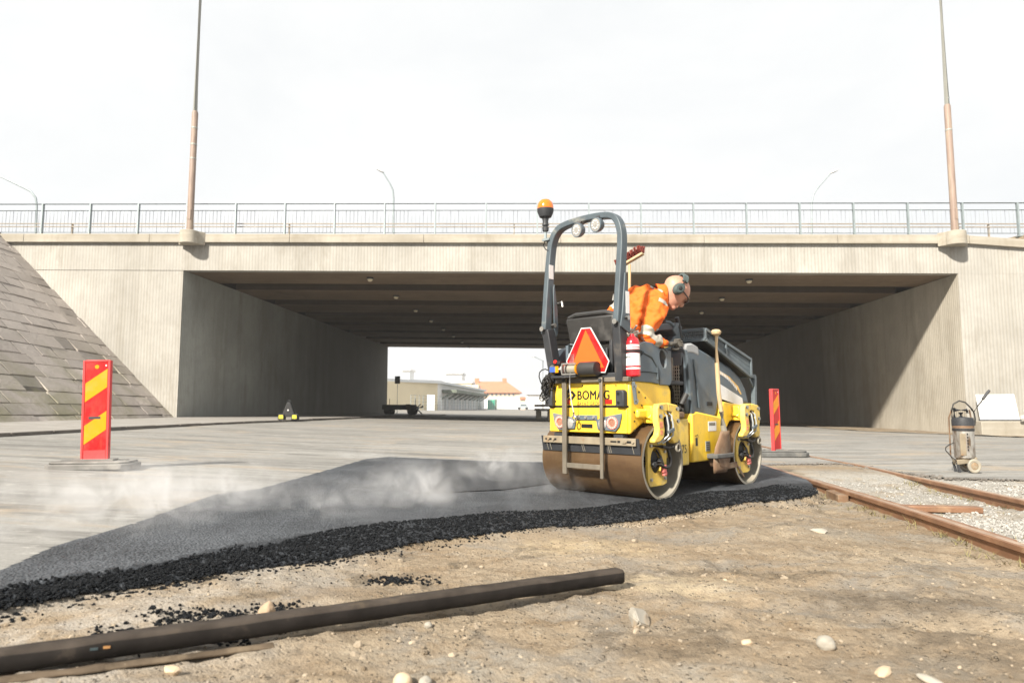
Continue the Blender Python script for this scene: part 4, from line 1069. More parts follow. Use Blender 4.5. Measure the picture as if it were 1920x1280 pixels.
k = MB(); k.tube([(.15, 0, .77), (.22, 0, .86), (.27, 0, .915)], .010, 8); ln = k.build('spray_lance', M_['hose'], ct)
k = MB(); k.tube([(.265, 0, .91), (.29, 0, .945), (.36, 0, 1.03), (.385, 0, 1.055)], [.012, .019, .019, .016], 10); k.build('grip', M_['dark'], ln)
k = MB(); k.prism([(-.14, .10), (.02, .12), (.13, .17), (.13, .20), (-.14, .16)], 'y', -.10, .10); k.build('base_tray', M_['scraper'], ct, .006)
for s_ in (-1, 1):
    k = MB(); k.lathe([(.05, -.02), (.075, -.025), (.088, -.018), (.092, 0), (.088, .018), (.075, .025), (.05, .02)], (.06, s_*.16, .092), (0, 1, 0), 26, closed=True); wh = k.build('wheel', M_['rim'], ct)
    k = MB(); k.lathe([(0, -.02), (.03, -.022), (.05, -.012), (.05, .012), (.03, .022), (0, .02)], (.06, s_*.16, .092), (0, 1, 0), 18); k.build('hub', M_['scraper'], wh)
    k = MB(); k.bar((-.135, s_*.08, .13), (-.105, s_*.08, 0), .02, .03); k.build('stand_leg', M_['dark'], ct)
k = MB(); k.cyl((.06, -.15, .092), (.06, .15, .092), .012); k.build('axle', M_['dark'], ct)

for ch in ct.children_recursive:
    for v in ch.data.vertices: v.co.x *= .86; v.co.y *= .86
# ------------------------------------------------------------------ road roller
HD = rad(44); RO = Vector((.955, 6.66, .058))
RO.z = .0
rr = empty('road_roller', RO, -HD, 'yellow ride on tandem road roller with grey hood on fresh asphalt', 'road roller')
rr.location.z = .050
ZOFF = -.050                                   # parts were measured from z = 0
RMX = Matrix.Translation((RO.x, RO.y, 0)) @ Matrix.Rotation(-HD, 4, 'Z')
def lw(r, f, u): return RMX @ Vector((r, f, u))
def rp(k, name, m, par=None, bev=0, ang=35, flat=False):
    k.map(lambda v: (v.x, v.y, v.z+ZOFF)); return k.build(name, m, par or rr, bev, ang, 2, flat)
DR, HWD, WB = .345, .575, 1.72
def circ(cx_, cy_, rx, ry, n=20, a0=0): return [(cx_+rx*math.cos(a0+2*PI*i/n), cy_+ry*math.sin(a0+2*PI*i/n)) for i in range(n)]
for F0, front in ((0, False), (WB, True)):
    o = Vector((0, F0, DR+(.012 if front else .012)))
    k = MB(); k.lathe([(DR, -HWD), (DR, HWD)], o, (1, 0, 0), 96); k.lathe([(DR-.022, HWD-.004), (DR-.022, .26), (0, .26)], o, (1, 0, 0), 64); k.lathe([(DR-.022, -HWD+.004), (DR-.022, -.26), (0, -.26)], o, (1, 0, 0), 64)
    dr = rp(k, 'drum', M_['drum'])
    for s_ in (1, -1):
        k = MB(); k.lathe([(DR-.004, s_*HWD), (DR+.001, s_*(HWD+.002)), (DR-.024, s_*(HWD+.002)), (DR-.026, s_*(HWD-.03)), (DR-.025, s_*.27), (.05, s_*.265)], o, (1, 0, 0), 96); rp(k, 'rim', M_['rim'], dr)
        # yellow carrier plate inside the rim with a round opening
        x0, x1 = s_*.505, s_*.535
        n = 24; hole = circ(F0-.045, .365, .095, .115, n, PI/4)
        outer = []
        for (py, pz) in hole:
            dy, dz = py-(F0-.045), pz-.365; t = 1e9
            lo_y, hi_y, lo_z, hi_z = F0-.185, F0+.13, .135, .56
            if dy > 1e-6: t = min(t, (hi_y-(F0-.045))/dy)
            if dy < -1e-6: t = min(t, (lo_y-(F0-.045))/dy)
            if dz > 1e-6: t = min(t, (hi_z-.365)/dz)
            if dz < -1e-6: t = min(t, (lo_z-.365)/dz)
            outer.append((F0-.045+dy*t, .365+dz*t))
        k = MB(); k.ringprism(outer, hole, 'x', x0, x1); rp(k, 'carrier_plate', M_['yellow2'], dr, .006)
        k = MB(); k.cyl((s_*.30, F0-.045, .365), (s_*.50, F0-.045, .365), .085, n=20); k.cyl((s_*.44, F0-.02, .34), (s_*.56, F0+.01, .36), .035); k.cyl((s_*.45, F0-.11, .33), (s_*.57, F0-.12, .335), .028); rp(k, 'hydraulic_motor', M_['dark'], dr, .004)
        k = MB(); k.tube([(s_*.57, F0-.12, .335), (s_*.585, F0-.06, .33), (s_*.58, F0+.02, .30), (s_*.57, F0+.12, .31), (s_*.55, F0+.17, .37), (s_*.53, F0+.16, .46)], .016, 8); k.tube([(s_*.545, F0-.06, .46), (s_*.57, F0-.03, .40), (s_*.575, F0+.0, .33), (s_*.57, F0+.04, .27)], .012, 8); k.tube([(s_*.52, F0-.14, .50), (s_*.58, F0-.02, .49), (s_*.58, F0+.1, .47), (s_*.56, F0+.2, .48)], .017, 8); rp(k, 'hydraulic_hose', M_['hose'], dr)
        k = MB(); k.box((s_*.572, F0+.015, .29), (.035, .055, .07)); k.box((s_*.572, F0+.03, .245), (.03, .05, .04)); rp(k, 'taped_valve', M_['pink'], dr, .008)
        k = MB()
        for yy, zz in ((F0+.09, .20), (F0-.14, .20), (F0+.09, .44), (F0-.14, .5)): k.cyl((s_*.535, yy, zz), (s_*.548, yy, zz), .016, n=8)
        rp(k, 'plate_bolts', M_['steel'], dr)
        # lifting bracket above the rim
        xa, xb = s_*.565, s_*.625
        k = MB()
        arm1 = [(F0-.13, .875), (F0-.155, .83), (F0-.155, .72), (F0-.135, .66), (F0-.15, .60), (F0-.21, .56), (F0-.21, .53), (F0-.12, .535), (F0-.05, .575), (F0-.035, .64), (F0-.055, .74), (F0-.04, .80), (F0+.02, .81), (F0+.02, .885)]
        arm2 = [(F0+.022, .885), (F0+.022, .81), (F0+.09, .80), (F0+.10, .70), (F0+.085, .62), (F0+.075, .555), (F0+.12, .515), (F0+.19, .52), (F0+.215, .56), (F0+.205, .64), (F0+.225, .72), (F0+.225, .82), (F0+.19, .865)]
        k.prism(arm1, 'x', xa, xb); k.prism(arm2, 'x', xa, xb); lg_ = rp(k, 'lifting_bracket', M_['yellow2'], None, .010)
        k = MB(); k.tube([(s_*.47, F0-.12, .755), (s_*.57, F0-.12, .755)], .062, 16); k.bb(s_*.47, s_*.57, F0-.16, F0-.06, .70, .86); rp(k, 'bracket_neck', M_['yellow'], lg_, .012)
        k = MB()
        for q in (-.025, .055): k.tube([(s_*.60, F0+q+.005, .80), (s_*.645, F0+q-.01, .77), (s_*.655, F0+q, .68), (s_*.645, F0+q+.01, .59), (s_*.60, F0+q-.03, .54), (s_*.58, F0+q-.07, .52)], .0075, 8)
        rp(k, 'grey_hoop', M_['galvthin'], lg_)
        k = MB(); k.bb(s_*.59, s_*.64, F0-.005, F0+.05, .60, .76); rp(k, 'rubber_buffer', M_['black'], lg_, .01)
        k = MB(); k.box((s_*.655, F0+.02, .635), (.02, .10, .03), Matrix.Rotation(.25*s_, 4, 'X')); rp(k, 'grey_catch', M_['hood'], lg_, .004)
        k = MB(); k.bb(s_*.6255, s_*.628, F0-.128, F0-.07, .66, .715); k.bb(s_*.6255, s_*.628, F0-.118, F0-.075, .60, .64); rp(k, 'faded_warning_sticker', mat('faded_orange_sticker', (.75, .28, .14), .6, 0, .3, 40), lg_)
        for yy, zz in ((F0-.10, .845), (F0-.115, .765), (F0+.175, .83), (F0+.185, .72)):
            k = MB(); k.cyl((xb, yy, zz), (xb+s_*.014, yy, zz), .02, n=8); rp(k, 'bracket_bolt', M_['steel'], lg_)
        k = MB(); k.tube([(s_*.63+.0*i, F0+.17+.030*math.cos(2*PI*i/14), .475+.034*math.sin(2*PI*i/14)) for i in range(14)], .011, 8, closed=True); rp(k, 'lashing_eye', M_['rim'], lg_)

# rear frame
k = MB(); k.prism([(-.36, .60), (-.36, 1.085), (-.30, 1.09), (.295, 1.06), (.335, 1.0), (.335, .735), (.15, .735), (.0, .73), (-.12, .715), (-.23, .665)], 'x', -.475, .475); rf = rp(k, 'rear_frame', M_['yellow'], None, .02)
k = MB(); k.bb(-.455, .445, -.372, -.3595, .612, .838); lo = rp(k, 'lower_rear_panel', M_['yellow'], rf, .008)
k = MB(); k.bb(-.44, .44, -.366, -.3598, .862, 1.07); up = rp(k, 'upper_rear_panel', M_['yellow'], rf, .004)
k = MB(); k.bb(-.47, .46, -.3635, -.359, .841, .859); rp(k, 'panel_gap', M_['blackhole'], rf)
k = MB(); k.bb(-.062, .066, -.3745, -.3718, .652, .690); rp(k, 'plate_recess', M_['blackhole'], lo)
for s_ in (1, -1):
    k = MB(); k.prism([(s_*.182, .753), (s_*.40, .790), (s_*.40, .765), (s_*.375, .673), (s_*.33, .627), (s_*.228, .635), (s_*.135, .642), (s_*.118, .725)], 'y', -.392, -.373)
    bz = rp(k, 'lamp_bezel', M_['hood'], rf, .006)
    k = MB(); k.lathe([(.036, 0), (.036, .014), (.056, .012), (.056, 0)], (s_*.305, -.392, .705), (0, -1, 0), 28); tl = rp(k, 'tail_light', M_['led'], bz)
    k = MB()
    for i in range(14):
        a = 2*PI*i/14; k.ell((s_*.305+.046*math.cos(a), -.405, .705+.046*math.sin(a)), (.005, .003, .005), None, 6, 4)
    rp(k, 'light_dots', M_['white'], tl)
    k = MB(); k.lathe([(0, .008), (.036, .004)], (s_*.305, -.392, .705), (0, -1, 0), 24); rp(k, 'lamp_core', M_['lampcore'], tl)
    k = MB(); k.lathe([(0, .016), (.03, .013), (.047, .004), (.047, 0)], (s_*.193, -.392, .692), (0, -1, 0), 28); rp(k, 'reversing_light', M_['lens'], bz)
    k = MB(); k.bb(s_*.245-.042, s_*.245+.042, -.371, -.3665, .872, .915); rp(k, 'red_reflector', M_['red'], rf, .003)
    x_ = .40 if s_ > 0 else -.435
    k = MB(); k.prism([(x_-.045, .85), (x_+.05, .845), (x_+.05, .985), (x_+.03, 1.0), (x_-.045, 1.0)] if s_ > 0 else [(x_-.045, .86), (x_+.05, .85), (x_+.05, 1.03), (x_-.045, 1.03)], 'y', -.42, -.36); bf = rp(k, 'rubber_bumper', M_['dark'], rf, .012)
    k = MB()
    for zz in (.885, .965): k.cyl((x_-.01, -.424, zz), (x_-.01, -.419, zz), .014, n=12)
    rp(k, 'bumper_bolts', M_['blackhole'], bf)
k = MB(); k.bb(-.135, .125, -.386, -.3725, .725, .772); cs = rp(k, 'centre_strip', M_['hood'], rf, .006)
k = MB()
for x_ in (-.085, .0, .09): k.cyl((x_, -.386, .752), (x_, -.396, .752), .014, n=10)
rp(k, 'strip_bolts', M_['steel'], cs)
k = MB()
for x_, z_ in ((-.3, 1.04), (-.05, 1.045), (.2, 1.045), (.33, 1.04), (-.38, .9)): k.cyl((x_, -.366, z_), (x_, -.369, z_), .008, n=8)
rp(k, 'panel_screws', M_['ink'], up)
k = MB()
for f_, z_ in ((-.30, .80), (-.30, .72), (-.30, .64), (-.18, .86), (-.12, .93), (-.22, .98), (-.16, .80), (-.05, .84)): k.cyl((.475, f_, z_), (.481, f_, z_), .009, n=8)
rp(k, 'side_screws', M_['inkgrey'], rf)
k = MB(); k.bar((.49, -.33, 1.07), (.49, -.29, .87), .016, .035, (1, 0, 0)); sl = rp(k, 'side_strap', M_['hood'], rf, .004)
k = MB()
for f_, z_ in ((-.322, 1.03), (-.296, .90)): k.cyl((.498, f_, z_), (.512, f_, z_), .017, n=10)
rp(k, 'strap_bolts', M_['steel'], sl)
k = MB(); k.bb(.4765, .52, -.30, .0, .745, .83); rp(k, 'side_step', M_['yellow'], rf, .02)
# lettering and emblem
def lt(s, size, x, z, sx, bold, m, name, sh=0):
    return text(name, s, size, m, rr, (x, -.3672, z+ZOFF), (PI/2, 0, 0), sx, 0, .0008, shear=sh, heavy=bold)
lt('BOMAG', .116, -.118, .917, .88, .0042, M_['ink'], 'maker_lettering')
lt('FAYAT GROUP', .046, -.118, .862, .90, .0008, M_['inkgrey'], 'group_lettering', .2)
k = MB(); c_ = Vector((-.197, 0, .957))
def dia(pts): k.prism([(c_.x+a, c_.z+b) for a, b in pts], 'y', -.3680, -.3664)
dia([(-.012, .075), (.012, .053), (-.055, -.008), (-.078, .012)]); dia([(.020, .048), (.068, .0), (.020, -.048), (.0, -.030), (.030, .0), (.0, .030)])
dia([(-.075, -.018), (-.052, -.038), (-.012, -.005), (-.035, .015)]); dia([(-.045, -.048), (-.022, -.07), (.008, -.040), (-.014, -.02)]); dia([(-.014, .0), (.0, .014), (.014, .0), (.0, -.014)])
rp(k, 'maker_emblem', M_['ink'], None)

# scraper beam and skirt
k = MB(); k.bb(-.525, .545, -.392, -.380, .505, .572); sc = rp(k, 'scraper_beam', M_['scraper'], None, .003)
k = MB()
for x_ in (-.48, -.43, -.37, .37, .47, .50): k.bb(x_-.014, x_+.014, -.3945, -.3915, .530, .549)
k.bb(.28, .345, -.3945, -.3915, .532, .546); rp(k, 'slot_holes', M_['blackhole'], sc)
k = MB()
for x_ in (-.455, -.39, .42, .44, .52): k.cyl((x_, -.392, .54), (x_, -.404, .54), .014, n=6)
rp(k, 'beam_bolts', M_['scraper'], sc)
k = MB(); k.prism([(-.379, .57), (-.365, .57), (-.338, .435), (-.352, .428)], 'x', -.56, .565); sk = rp(k, 'rubber_skirt', M_['dark'], sc)
k = MB()
for x_ in (-.49, -.45, -.06, -.04, .24, .26, .50): k.prism([(-.3815, .500), (-.381, .500), (-.3545, .436), (-.355, .436)], 'x', x_, x_+.007)
rp(k, 'skirt_streaks', M_['rim'], sk)
k = MB(); k.bb(-.40, -.30, -.37, -.30, .56, .60); k.bb(.30, .40, -.37, -.30, .56, .60); rp(k, 'beam_hanger', M_['dark'], sc)

# ladder hung on the tail
k = MB(); k.bb(-.36, .485, -.40, -.345, 1.072, 1.115); tb = rp(k, 'tail_bar', M_['rung'], None, .006)
k = MB(); k.bb(-.250, -.198, -.435, -.415, .222, 1.125); ld = rp(k, 'ladder', M_['rung'], None, .004)
k = MB(); k.bb(.190, .224, -.435, -.415, .205, 1.115); rp(k, 'ladder_rail', M_['rung'], ld, .004)
k = MB(); k.bb(-.198, .190, -.431, -.419, .282, .328); rp(k, 'ladder_rung', M_['rung'], ld, .003)
k = MB(); k.bb(-.25, -.20, -.42, -.36, 1.085, 1.118); k.bb(.19, .225, -.42, -.36, 1.085, 1.118); k.cyl((-.224, -.436, 1.10), (-.224, -.45, 1.10), .014, n=8); k.cyl((.207, -.436, 1.09), (.207, -.45, 1.09), .016, n=8); rp(k, 'ladder_hook', M_['dark'], ld)

# platform, seat
k = MB(); k.bb(-.46, .46, -.33, .60, 1.062, 1.10); k.bb(-.40, .44, -.335, -.25, 1.10, 1.16); rp(k, 'platform', M_['dark'], None, .01)
k = MB(); k.bb(-.30, .22, -.22, .26, 1.10, 1.20); rp(k, 'seat_base', M_['black'], None, .02)
st = MB(); st.bb(-.29, .25, -.12, .34, 1.20, 1.31); seat = rp(st, 'seat', M_['seat'], None, .04)
def seatback(w0, w1, y0, y1, z0, z1, nm, m, bev, lean=.10):
    q = MB(); q.bb(-1, 1, y0, y1, z0, z1)
    q.map(lambda v: ((w0+(w1-w0)*(v.z-z0)/(z1-z0))*(1 if v.x > 0 else -1)*1.0-.025, v.y-lean*(v.z-1.2), v.z)); return rp(q, nm, m, seat, bev)
seatback(.245, .285, -.21, -.10, 1.19, 1.70, 'backrest', M_['seat'], .045)
seatback(.255, .290, -.245, -.205, 1.45, 1.705, 'backrest_shell', M_['seat'], .03)
k = MB(); k.tube([(-.31, -.255, 1.66), (-.29, -.26, 1.71), (-.2, -.265, 1.735), (.15, -.265, 1.735), (.24, -.26, 1.71), (.265, -.25, 1.64)], .024, 10); rp(k, 'backrest_piping', M_['seat'], seat)
k = MB()
for i in range(9): k.tube([(.24+.012*math.sin(i), -.20+.02*(i % 3), 1.17+i*.05), (.29, -.20, 1.19+i*.05), (.25, -.15, 1.215+i*.05)], .022, 8)
rp(k, 'seat_bellows', M_['dark'], seat)
k = MB(); k.bb(.19, .225, -.27, -.24, 1.10, 1.62); k.bb(.13, .16, -.26, -.24, 1.10, 1.4); rp(k, 'seat_bracket', M_['dark'], seat, .006)

# slow moving vehicle triangle
tri_o = [(-.062, 1.592), (.052, 1.590), (.262, 1.262), (.214, 1.158), (-.198, 1.172), (-.245, 1.285)]
tri_i = [(-.055, 1.582), (.046, 1.580), (.250, 1.262), (.208, 1.168), (-.190, 1.182), (-.234, 1.283)]
k = MB(); k.prism(tri_o, 'y', -.368, -.360); sg = rp(k, 'slow_vehicle_sign', M_['white'], None)
k = MB(); k.prism(tri_i, 'y', -.3700, -.3682); rp(k, 'red_border', M_['signred'], sg)
k = MB(); k.prism([(-.006, 1.570), (.204, 1.205), (-.178, 1.218)], 'y', -.3720, -.3702); rp(k, 'orange_centre', M_['signorange'], sg)

# winch on the tail bar
k = MB(); k.bb(-.33, -.03, -.50, -.40, 1.118, 1.140); wn = rp(k, 'winch', M_['dark'], None, .004)
k = MB(); k.cyl((-.345, -.455, 1.20), (-.20, -.455, 1.20), .052, n=20); rp(k, 'winch_motor', M_['steel'], wn, .006)
k = MB(); k.bb(-.335, -.235, -.509, -.506, 1.175, 1.225); rp(k, 'blue_label', mat('blue_label', (.04, .10, .36), .4, 0, .1), wn)
k = MB(); k.bb(-.265, -.225, -.5125, -.509, 1.17, 1.23); rp(k, 'yellow_label', M_['signyellow'], wn)
k = MB()
for i in range(9): k.tube([(-.13+i*.010, -.455+.044*math.cos(a), 1.20+.044*math.sin(a)) for a in [2*PI*j/16 for j in range(16)]], .006, 6, closed=True)
rp(k, 'cable_drum', M_['rim'], wn)
for x_ in (-.16, -.035):
    k = MB(); k.lathe([(0, 0), (.055, 0), (.055, .012), (0, .012)], (x_, -.455, 1.20), (1, 0, 0), 20); rp(k, 'drum_flange', M_['signyellow'] if x_ > -.1 else M_['steel'], wn)
k = MB(); k.bb(-.19, -.02, -.512, -.50, 1.245, 1.255); k.bb(-.19, -.02, -.512, -.50, 1.145, 1.155); k.bb(-.19, -.18, -.512, -.50, 1.145, 1.255); rp(k, 'cable_guide', M_['steel'], wn)
k = MB(); k.lathe([(0, .20), (.066, .195), (.07, .17), (.07, 0), (0, 0)], (-.03, -.42, 1.195), (1, 0, 0), 22); rp(k, 'gear_housing', M_['seat'], wn)
k = MB(); k.box((-.28, -.45, 1.265), (.10, .06, .03)); rp(k, 'control_box', M_['black'], wn, .004)
k = MB(); k.cyl((-.285, -.48, 1.275), (-.285, -.492, 1.275), .018, n=12); rp(k, 'red_button', M_['red'], wn)
k = MB(); k.box((-.18, -.36, 1.31), (.07, .02, .09)); rp(k, 'white_tag', M_['paper'], wn, .004)
k = MB(); k.box((-.27, -.31, 1.34), (.03, .03, .20)); k.tube([(-.30, -.31, 1.43), (-.24, -.31, 1.45), (-.18, -.31, 1.44)], .008, 6); rp(k, 'upright_bracket', M_['hood'], wn)
k = MB(); k.tube([(-.085, -.508, 1.17), (-.083, -.52, 1.05), (-.080, -.50, .90), (-.078, -.47, .80)], .0055, 8); cb_ = rp(k, 'winch_cable', M_['white'], wn)
k = MB(); k.cyl((-.078, -.47, .80), (-.078, -.465, .775), .014, n=10); k.tube([(-.078+.022*math.cos(a), -.465, .735+.032*math.sin(a)) for a in [2*PI*j/14 for j in range(14)]], .009, 8, closed=True); rp(k, 'cable_hook', M_['steel'], cb_)
# coiled black net of hoses on the left rear corner
k = MB()
for i in range(26):
    a0 = random.random()*6.28; c_ = Vector((-.45+random.gauss(0, .012), -.40+random.gauss(0, .03), 1.06+random.gauss(0, .03))); rx_, rz_ = random.uniform(.03, .065), random.uniform(.06, .135)
    ph = random.uniform(-.6, .6)
    k.tube([c_+Vector((rx_*math.cos(a)+.02*math.sin(a+ph), .04*math.sin(a*2+a0), rz_*math.sin(a+ph))) for a in [2*PI*j/16 for j in range(16)]], .006, 5, closed=True)
rp(k, 'hose_bundle', M_['hose'], None)

# folding roll bar
def rops(s_):
    return [(s_*.425, -.457, 1.585), (s_*.427, -.425, 1.90), (s_*.428, -.39, 2.20), (s_*.425, -.372, 2.36), (s_*.412, -.365, 2.46), (s_*.375, -.357, 2.55), (s_*.31, -.352, 2.605), (s_*.20, -.350, 2.630)]
path = [Vector(p) for p in rops(-1)]+[Vector((0, -.349, 2.640))]+[Vector(p) for p in rops(1)][::-1]
path = [Vector(p) for p in spline([tuple(p) for p in path], 3)]
k = MB(); k.sweep(path, .058, .088, (0, 1, 0)); rb = rp(k, 'roll_bar', M_['greysteel'], None, .008)
for s_ in (-1, 1):
    k = MB(); k.bar((s_*.385, -.345, 1.08), (s_*.42, -.432, 1.60), .085, .11, (0, 1, 0)); rp(k, 'roll_bar_foot', M_['dark'], rb, .008)
for s_ in (-1, 1):
    k = MB(); k.prism([(-.48, 1.56), (-.34, 1.50), (-.325, 1.58), (-.335, 1.80), (-.385, 2.05), (-.40, 2.05), (-.445, 1.70)], 'x', s_*.456, s_*.472); hp_ = rp(k, 'hinge_plate', M_['greysteel'], rb, .004)
    k = MB(); k.prism([(-.36, 1.53), (-.33, 1.58), (-.34, 1.80), (-.385, 2.05), (-.40, 2.0), (-.39, 1.6)], 'x', s_*.372, s_*.386); rp(k, 'hinge_gusset', M_['greysteel'], hp_, .004)
    k = MB(); k.cyl((s_*.36, -.395, 1.64), (s_*.50, -.395, 1.64), .022, n=12); k.cyl((s_*.43, -.46, 1.60), (s_*.43, -.52, 1.60), .024, n=12); rp(k, 'hinge_pin', M_['steel'], hp_)
    k = MB(); k.tube([(s_*.36, -.35, 1.86), (s_*.31, -.35, 1.87), (s_*.30, -.35, 1.82)], .011, 8); rp(k, 'locking_pin', M_['steel'], hp_)
k = MB(); k.bb(.4725, .4745, -.40, -.345, 1.68, 1.88); ps = rp(k, 'printed_sticker', M_['paper'], rb)
k = MB(); k.bb(-.3965, -.395, -.44, -.375, 2.10, 2.24); rp(k, 'white_sticker', M_['paper'], rb)
# work lights
for x_, z_ in ((-.055, 2.525), (.17, 2.535)):
    o = Vector((x_, -.43, z_)); d = Vector((-.15, -1, -.12)).normalized()
    k = MB(); k.lathe([(0, -.07), (.05, -.068), (.066, -.04), (.070, 0), (.066, .006), (.060, .004)], o, d, 24); wl = rp(k, 'work_light', M_['hood'], None)
    k = MB(); k.lathe([(.062, .002), (.04, .006), (0, .007)], o, d, 24); rp(k, 'lamp_lens', M_['lens'], wl)
    k = MB()
    for i in range(9):
        a = 2*PI*i/9; u_, w_ = k.frame(d); k.ell(o+d*.006+(u_*math.cos(a)+w_*math.sin(a))*.036, (.009, .005, .009), None, 8, 6)
    rp(k, 'light_cells', M_['white'], wl)
    k = MB(); k.bar(o+Vector((0, .03, .06)), o+Vector((0, .05, .10)), .05, .02); k.tube([o+Vector((.03, .05, .05)), o+Vector((.06, .06, .08)), o+Vector((.10, .07, .09))], .007, 6); rp(k, 'light_bracket', M_['dark'], wl)
# beacon
o = Vector((-.475, -.40, 2.505))
k = MB(); k.tube([o+Vector((.03, 0, -.02)), o+Vector((0, 0, 0)), o+Vector((0, 0, .10))], .015, 10); k.box(o+Vector((.02, 0, .0)), (.09, .05, .022)); bc = rp(k, 'beacon', M_['galv'], None)
k = MB(); k.lathe([(.03, .09), (.034, .13), (.022, .14), (.034, .15), (.028, .19), (.036, .23), (.06, .235), (.082, .29), (.084, .318), (0, .318)], o, (0, 0, 1), 24); rp(k, 'beacon_base', M_['dark'], bc)
k = MB(); k.lathe([(.083, .319), (.082, .35), (.070, .385), (.045, .41), (.0, .418)], o, (0, 0, 1), 24); rp(k, 'amber_dome', M_['amber'], bc)
k = MB(); k.tube([o+Vector((.0, -.01, -.01)), o+Vector((-.012, -.02, -.06)), o+Vector((.02, -.02, -.10)), o+Vector((.05, -.01, -.12))], .006, 6); rp(k, 'beacon_cable', M_['black'], bc)

# right and left cowl beside the seat
for s_ in (1, -1):
    n = 20; C0 = (.185, 1.30)
    hole = circ(C0[0], C0[1], .058, .085, n, 0)
    hole = [(y_+(z_-C0[1])*-.25, z_) for y_, z_ in hole]
    prof = [(-.33, 1.075), (-.33, 1.30), (-.20, 1.42), (-.10, 1.445), (.10, 1.43), (.235, 1.395), (.30, 1.33), (.335, 1.18), (.34, 1.06), (.27, 1.045), (-.02, 1.072)]
    left = [(-.33, 1.075), (-.33, 1.30), (-.20, 1.42), (-.10, 1.445), (.10, 1.435), (.115, 1.43), (.105, 1.06), (-.02, 1.072)]
    right = []
    for a in range(n):
        y_, z_ = hole[a]; dy, dz = y_-C0[0], z_-C0[1]; t = 1e9
        hi_y, lo_y, hi_z, lo_z = .335, .112, 1.395+.0*dy, 1.052
        if dy > 1e-6: t = min(t, (hi_y-C0[0])/dy)
        if dy < -1e-6: t = min(t, (lo_y-C0[0])/dy)
        if dz > 1e-6: t = min(t, (hi_z-C0[1])/dz)
        if dz < -1e-6: t = min(t, (lo_z-C0[1])/dz)
        right.append((C0[0]+dy*t, C0[1]+dz*t))
    k = MB(); k.prism(left, 'x', s_*.40, s_*.485); k.ringprism(right, hole, 'x', s_*.40, s_*.485); cw = rp(k, 'side_cowl', M_['hood'], None, .010)
    k = MB(); k.prism([(-.26, 1.17), (-.26, 1.26), (-.16, 1.325), (-.02, 1.29), (.055, 1.215), (.06, 1.17)], 'x', s_*.4855, s_*.4885); rp(k, 'recessed_panel', M_['hood'], cw)
    k = MB(); k.tube([(s_*.488, -.26, 1.275), (s_*.488, -.16, 1.34), (s_*.488, -.02, 1.305), (s_*.488, .068, 1.22), (s_*.488, .075, 1.10)], .010, 8); k.tube([(s_*.488, -.26, 1.165), (s_*.488, .062, 1.165)], .007, 8); rp(k, 'cowl_rib', M_['greysteel'], cw)
    k = MB(); k.tube([(s_*.45, .11, 1.395), (s_*.47, .19, 1.405), (s_*.47, .26, 1.37), (s_*.46, .28, 1.29), (s_*.46, .285, 1.20)], .018, 8); rp(k, 'grab_handle', M_['dark'], cw)
# console, steering column and levers
k = MB(); k.prism([(.58, 1.08), (.50, 1.36), (.56, 1.50), (.72, 1.62), (.80, 1.60), (.80, 1.08)], 'x', -.25, .26); cn_ = rp(k, 'console', M_['hood'], None, .02)
k = MB(); k.prism([(.42, 1.40), (.44, 1.47), (.60, 1.52), (.72, 1.66), (.80, 1.68), (.82, 1.50), (.70, 1.42)], 'x', .24, .34); k.prism([(.58, 1.62), (.66, 1.70), (.72, 1.70), (.66, 1.56)], 'x', .05, .36); rp(k, 'control_panel', M_['greysteel'], cn_, .012)
k = MB(); k.tube([(.30, .80, 1.42), (.33, .79, 1.52), (.335, .76, 1.64), (.33, .715, 1.76)], [.018, .019, .02, .022], 10); rp(k, 'drive_lever', M_['dark'], cn_)
k = MB(); k.tube([(.33, .66, 1.60), (.34, .64, 1.66), (.33, .58, 1.695), (.31, .52, 1.70)], .016, 8); rp(k, 'panel_frame', M_['hood'], cn_)
o = Vector((-.02, .52, 1.58)); d = Vector((0, -.55, .83)).normalized(); u_, w_ = MB().frame(d)
k = MB(); k.tube([o+(u_*math.cos(a)+w_*math.sin(a))*.19 for a in [2*PI*j/28 for j in range(28)]], .016, 8, closed=True); k.cyl(o-d*.16, o, .03); k.bar(o-u_*.18, o+u_*.18, .03, .016); rp(k, 'steering_wheel', M_['black'], cn_)
k = MB(); k.prism([(.28, 1.40), (.42, 1.43), (.46, 1.45), (.44, 1.46), (.30, 1.42)], 'x', .36, .39); rp(k, 'yellow_edge', M_['yellow'], cn_)

# centre joint and front frame
k = MB(); k.bb(-.40, .43, .30, .60, .36, .66); k.bb(.33, .468, .34, .66, .28, .73); cj = rp(k, 'centre_joint', M_['yellow2'], None, .012)
k = MB(); k.bb(.40, .47, .34, .56, .735, .80); k.box((.46, .50, .77), (.06, .10, .05)); rp(k, 'joint_lock', M_['rust'], cj, .006)
text('machine_number', '75', .115, M_['inkgrey'], rr, (.4692, .515, .40+ZOFF), (PI/2, 0, PI/2), .80, .001, .0008)
k = MB(); k.prism([(.70, .30), (.70, .78), (.80, .80), (1.30, .74), (1.36, .905), (2.04, .85), (2.06, .62), (1.95, .70), (1.72, .725), (1.50, .69), (1.36, .56), (1.28, .44), (1.22, .30)], 'x', -.45, .485); ff = rp(k, 'front_frame', M_['yellow'], None, .015)
k = MB(); k.bb(.4855, .488, 1.02, 1.19, .60, .70); pl = rp(k, 'white_plate', M_['paper'], ff)
k = MB()
for i in range(6): k.bb(.4882, .4888, 1.04+i*.022, 1.055+i*.022, .655, .685)
rp(k, 'plate_print', M_['inkgrey'], pl)
k = MB(); k.bb(.4855, .4872, .755, .795, .46, .54); k.tube([(.4868, .75, .56), (.4868, .80, .57)], .004, 6); rp(k, 'black_pictogram', M_['ink'], ff)
k = MB(); k.bb(.4855, .49, .955, 1.04, .40, .50); vt = rp(k, 'vent_plate', M_['galv'], ff)
k = MB()
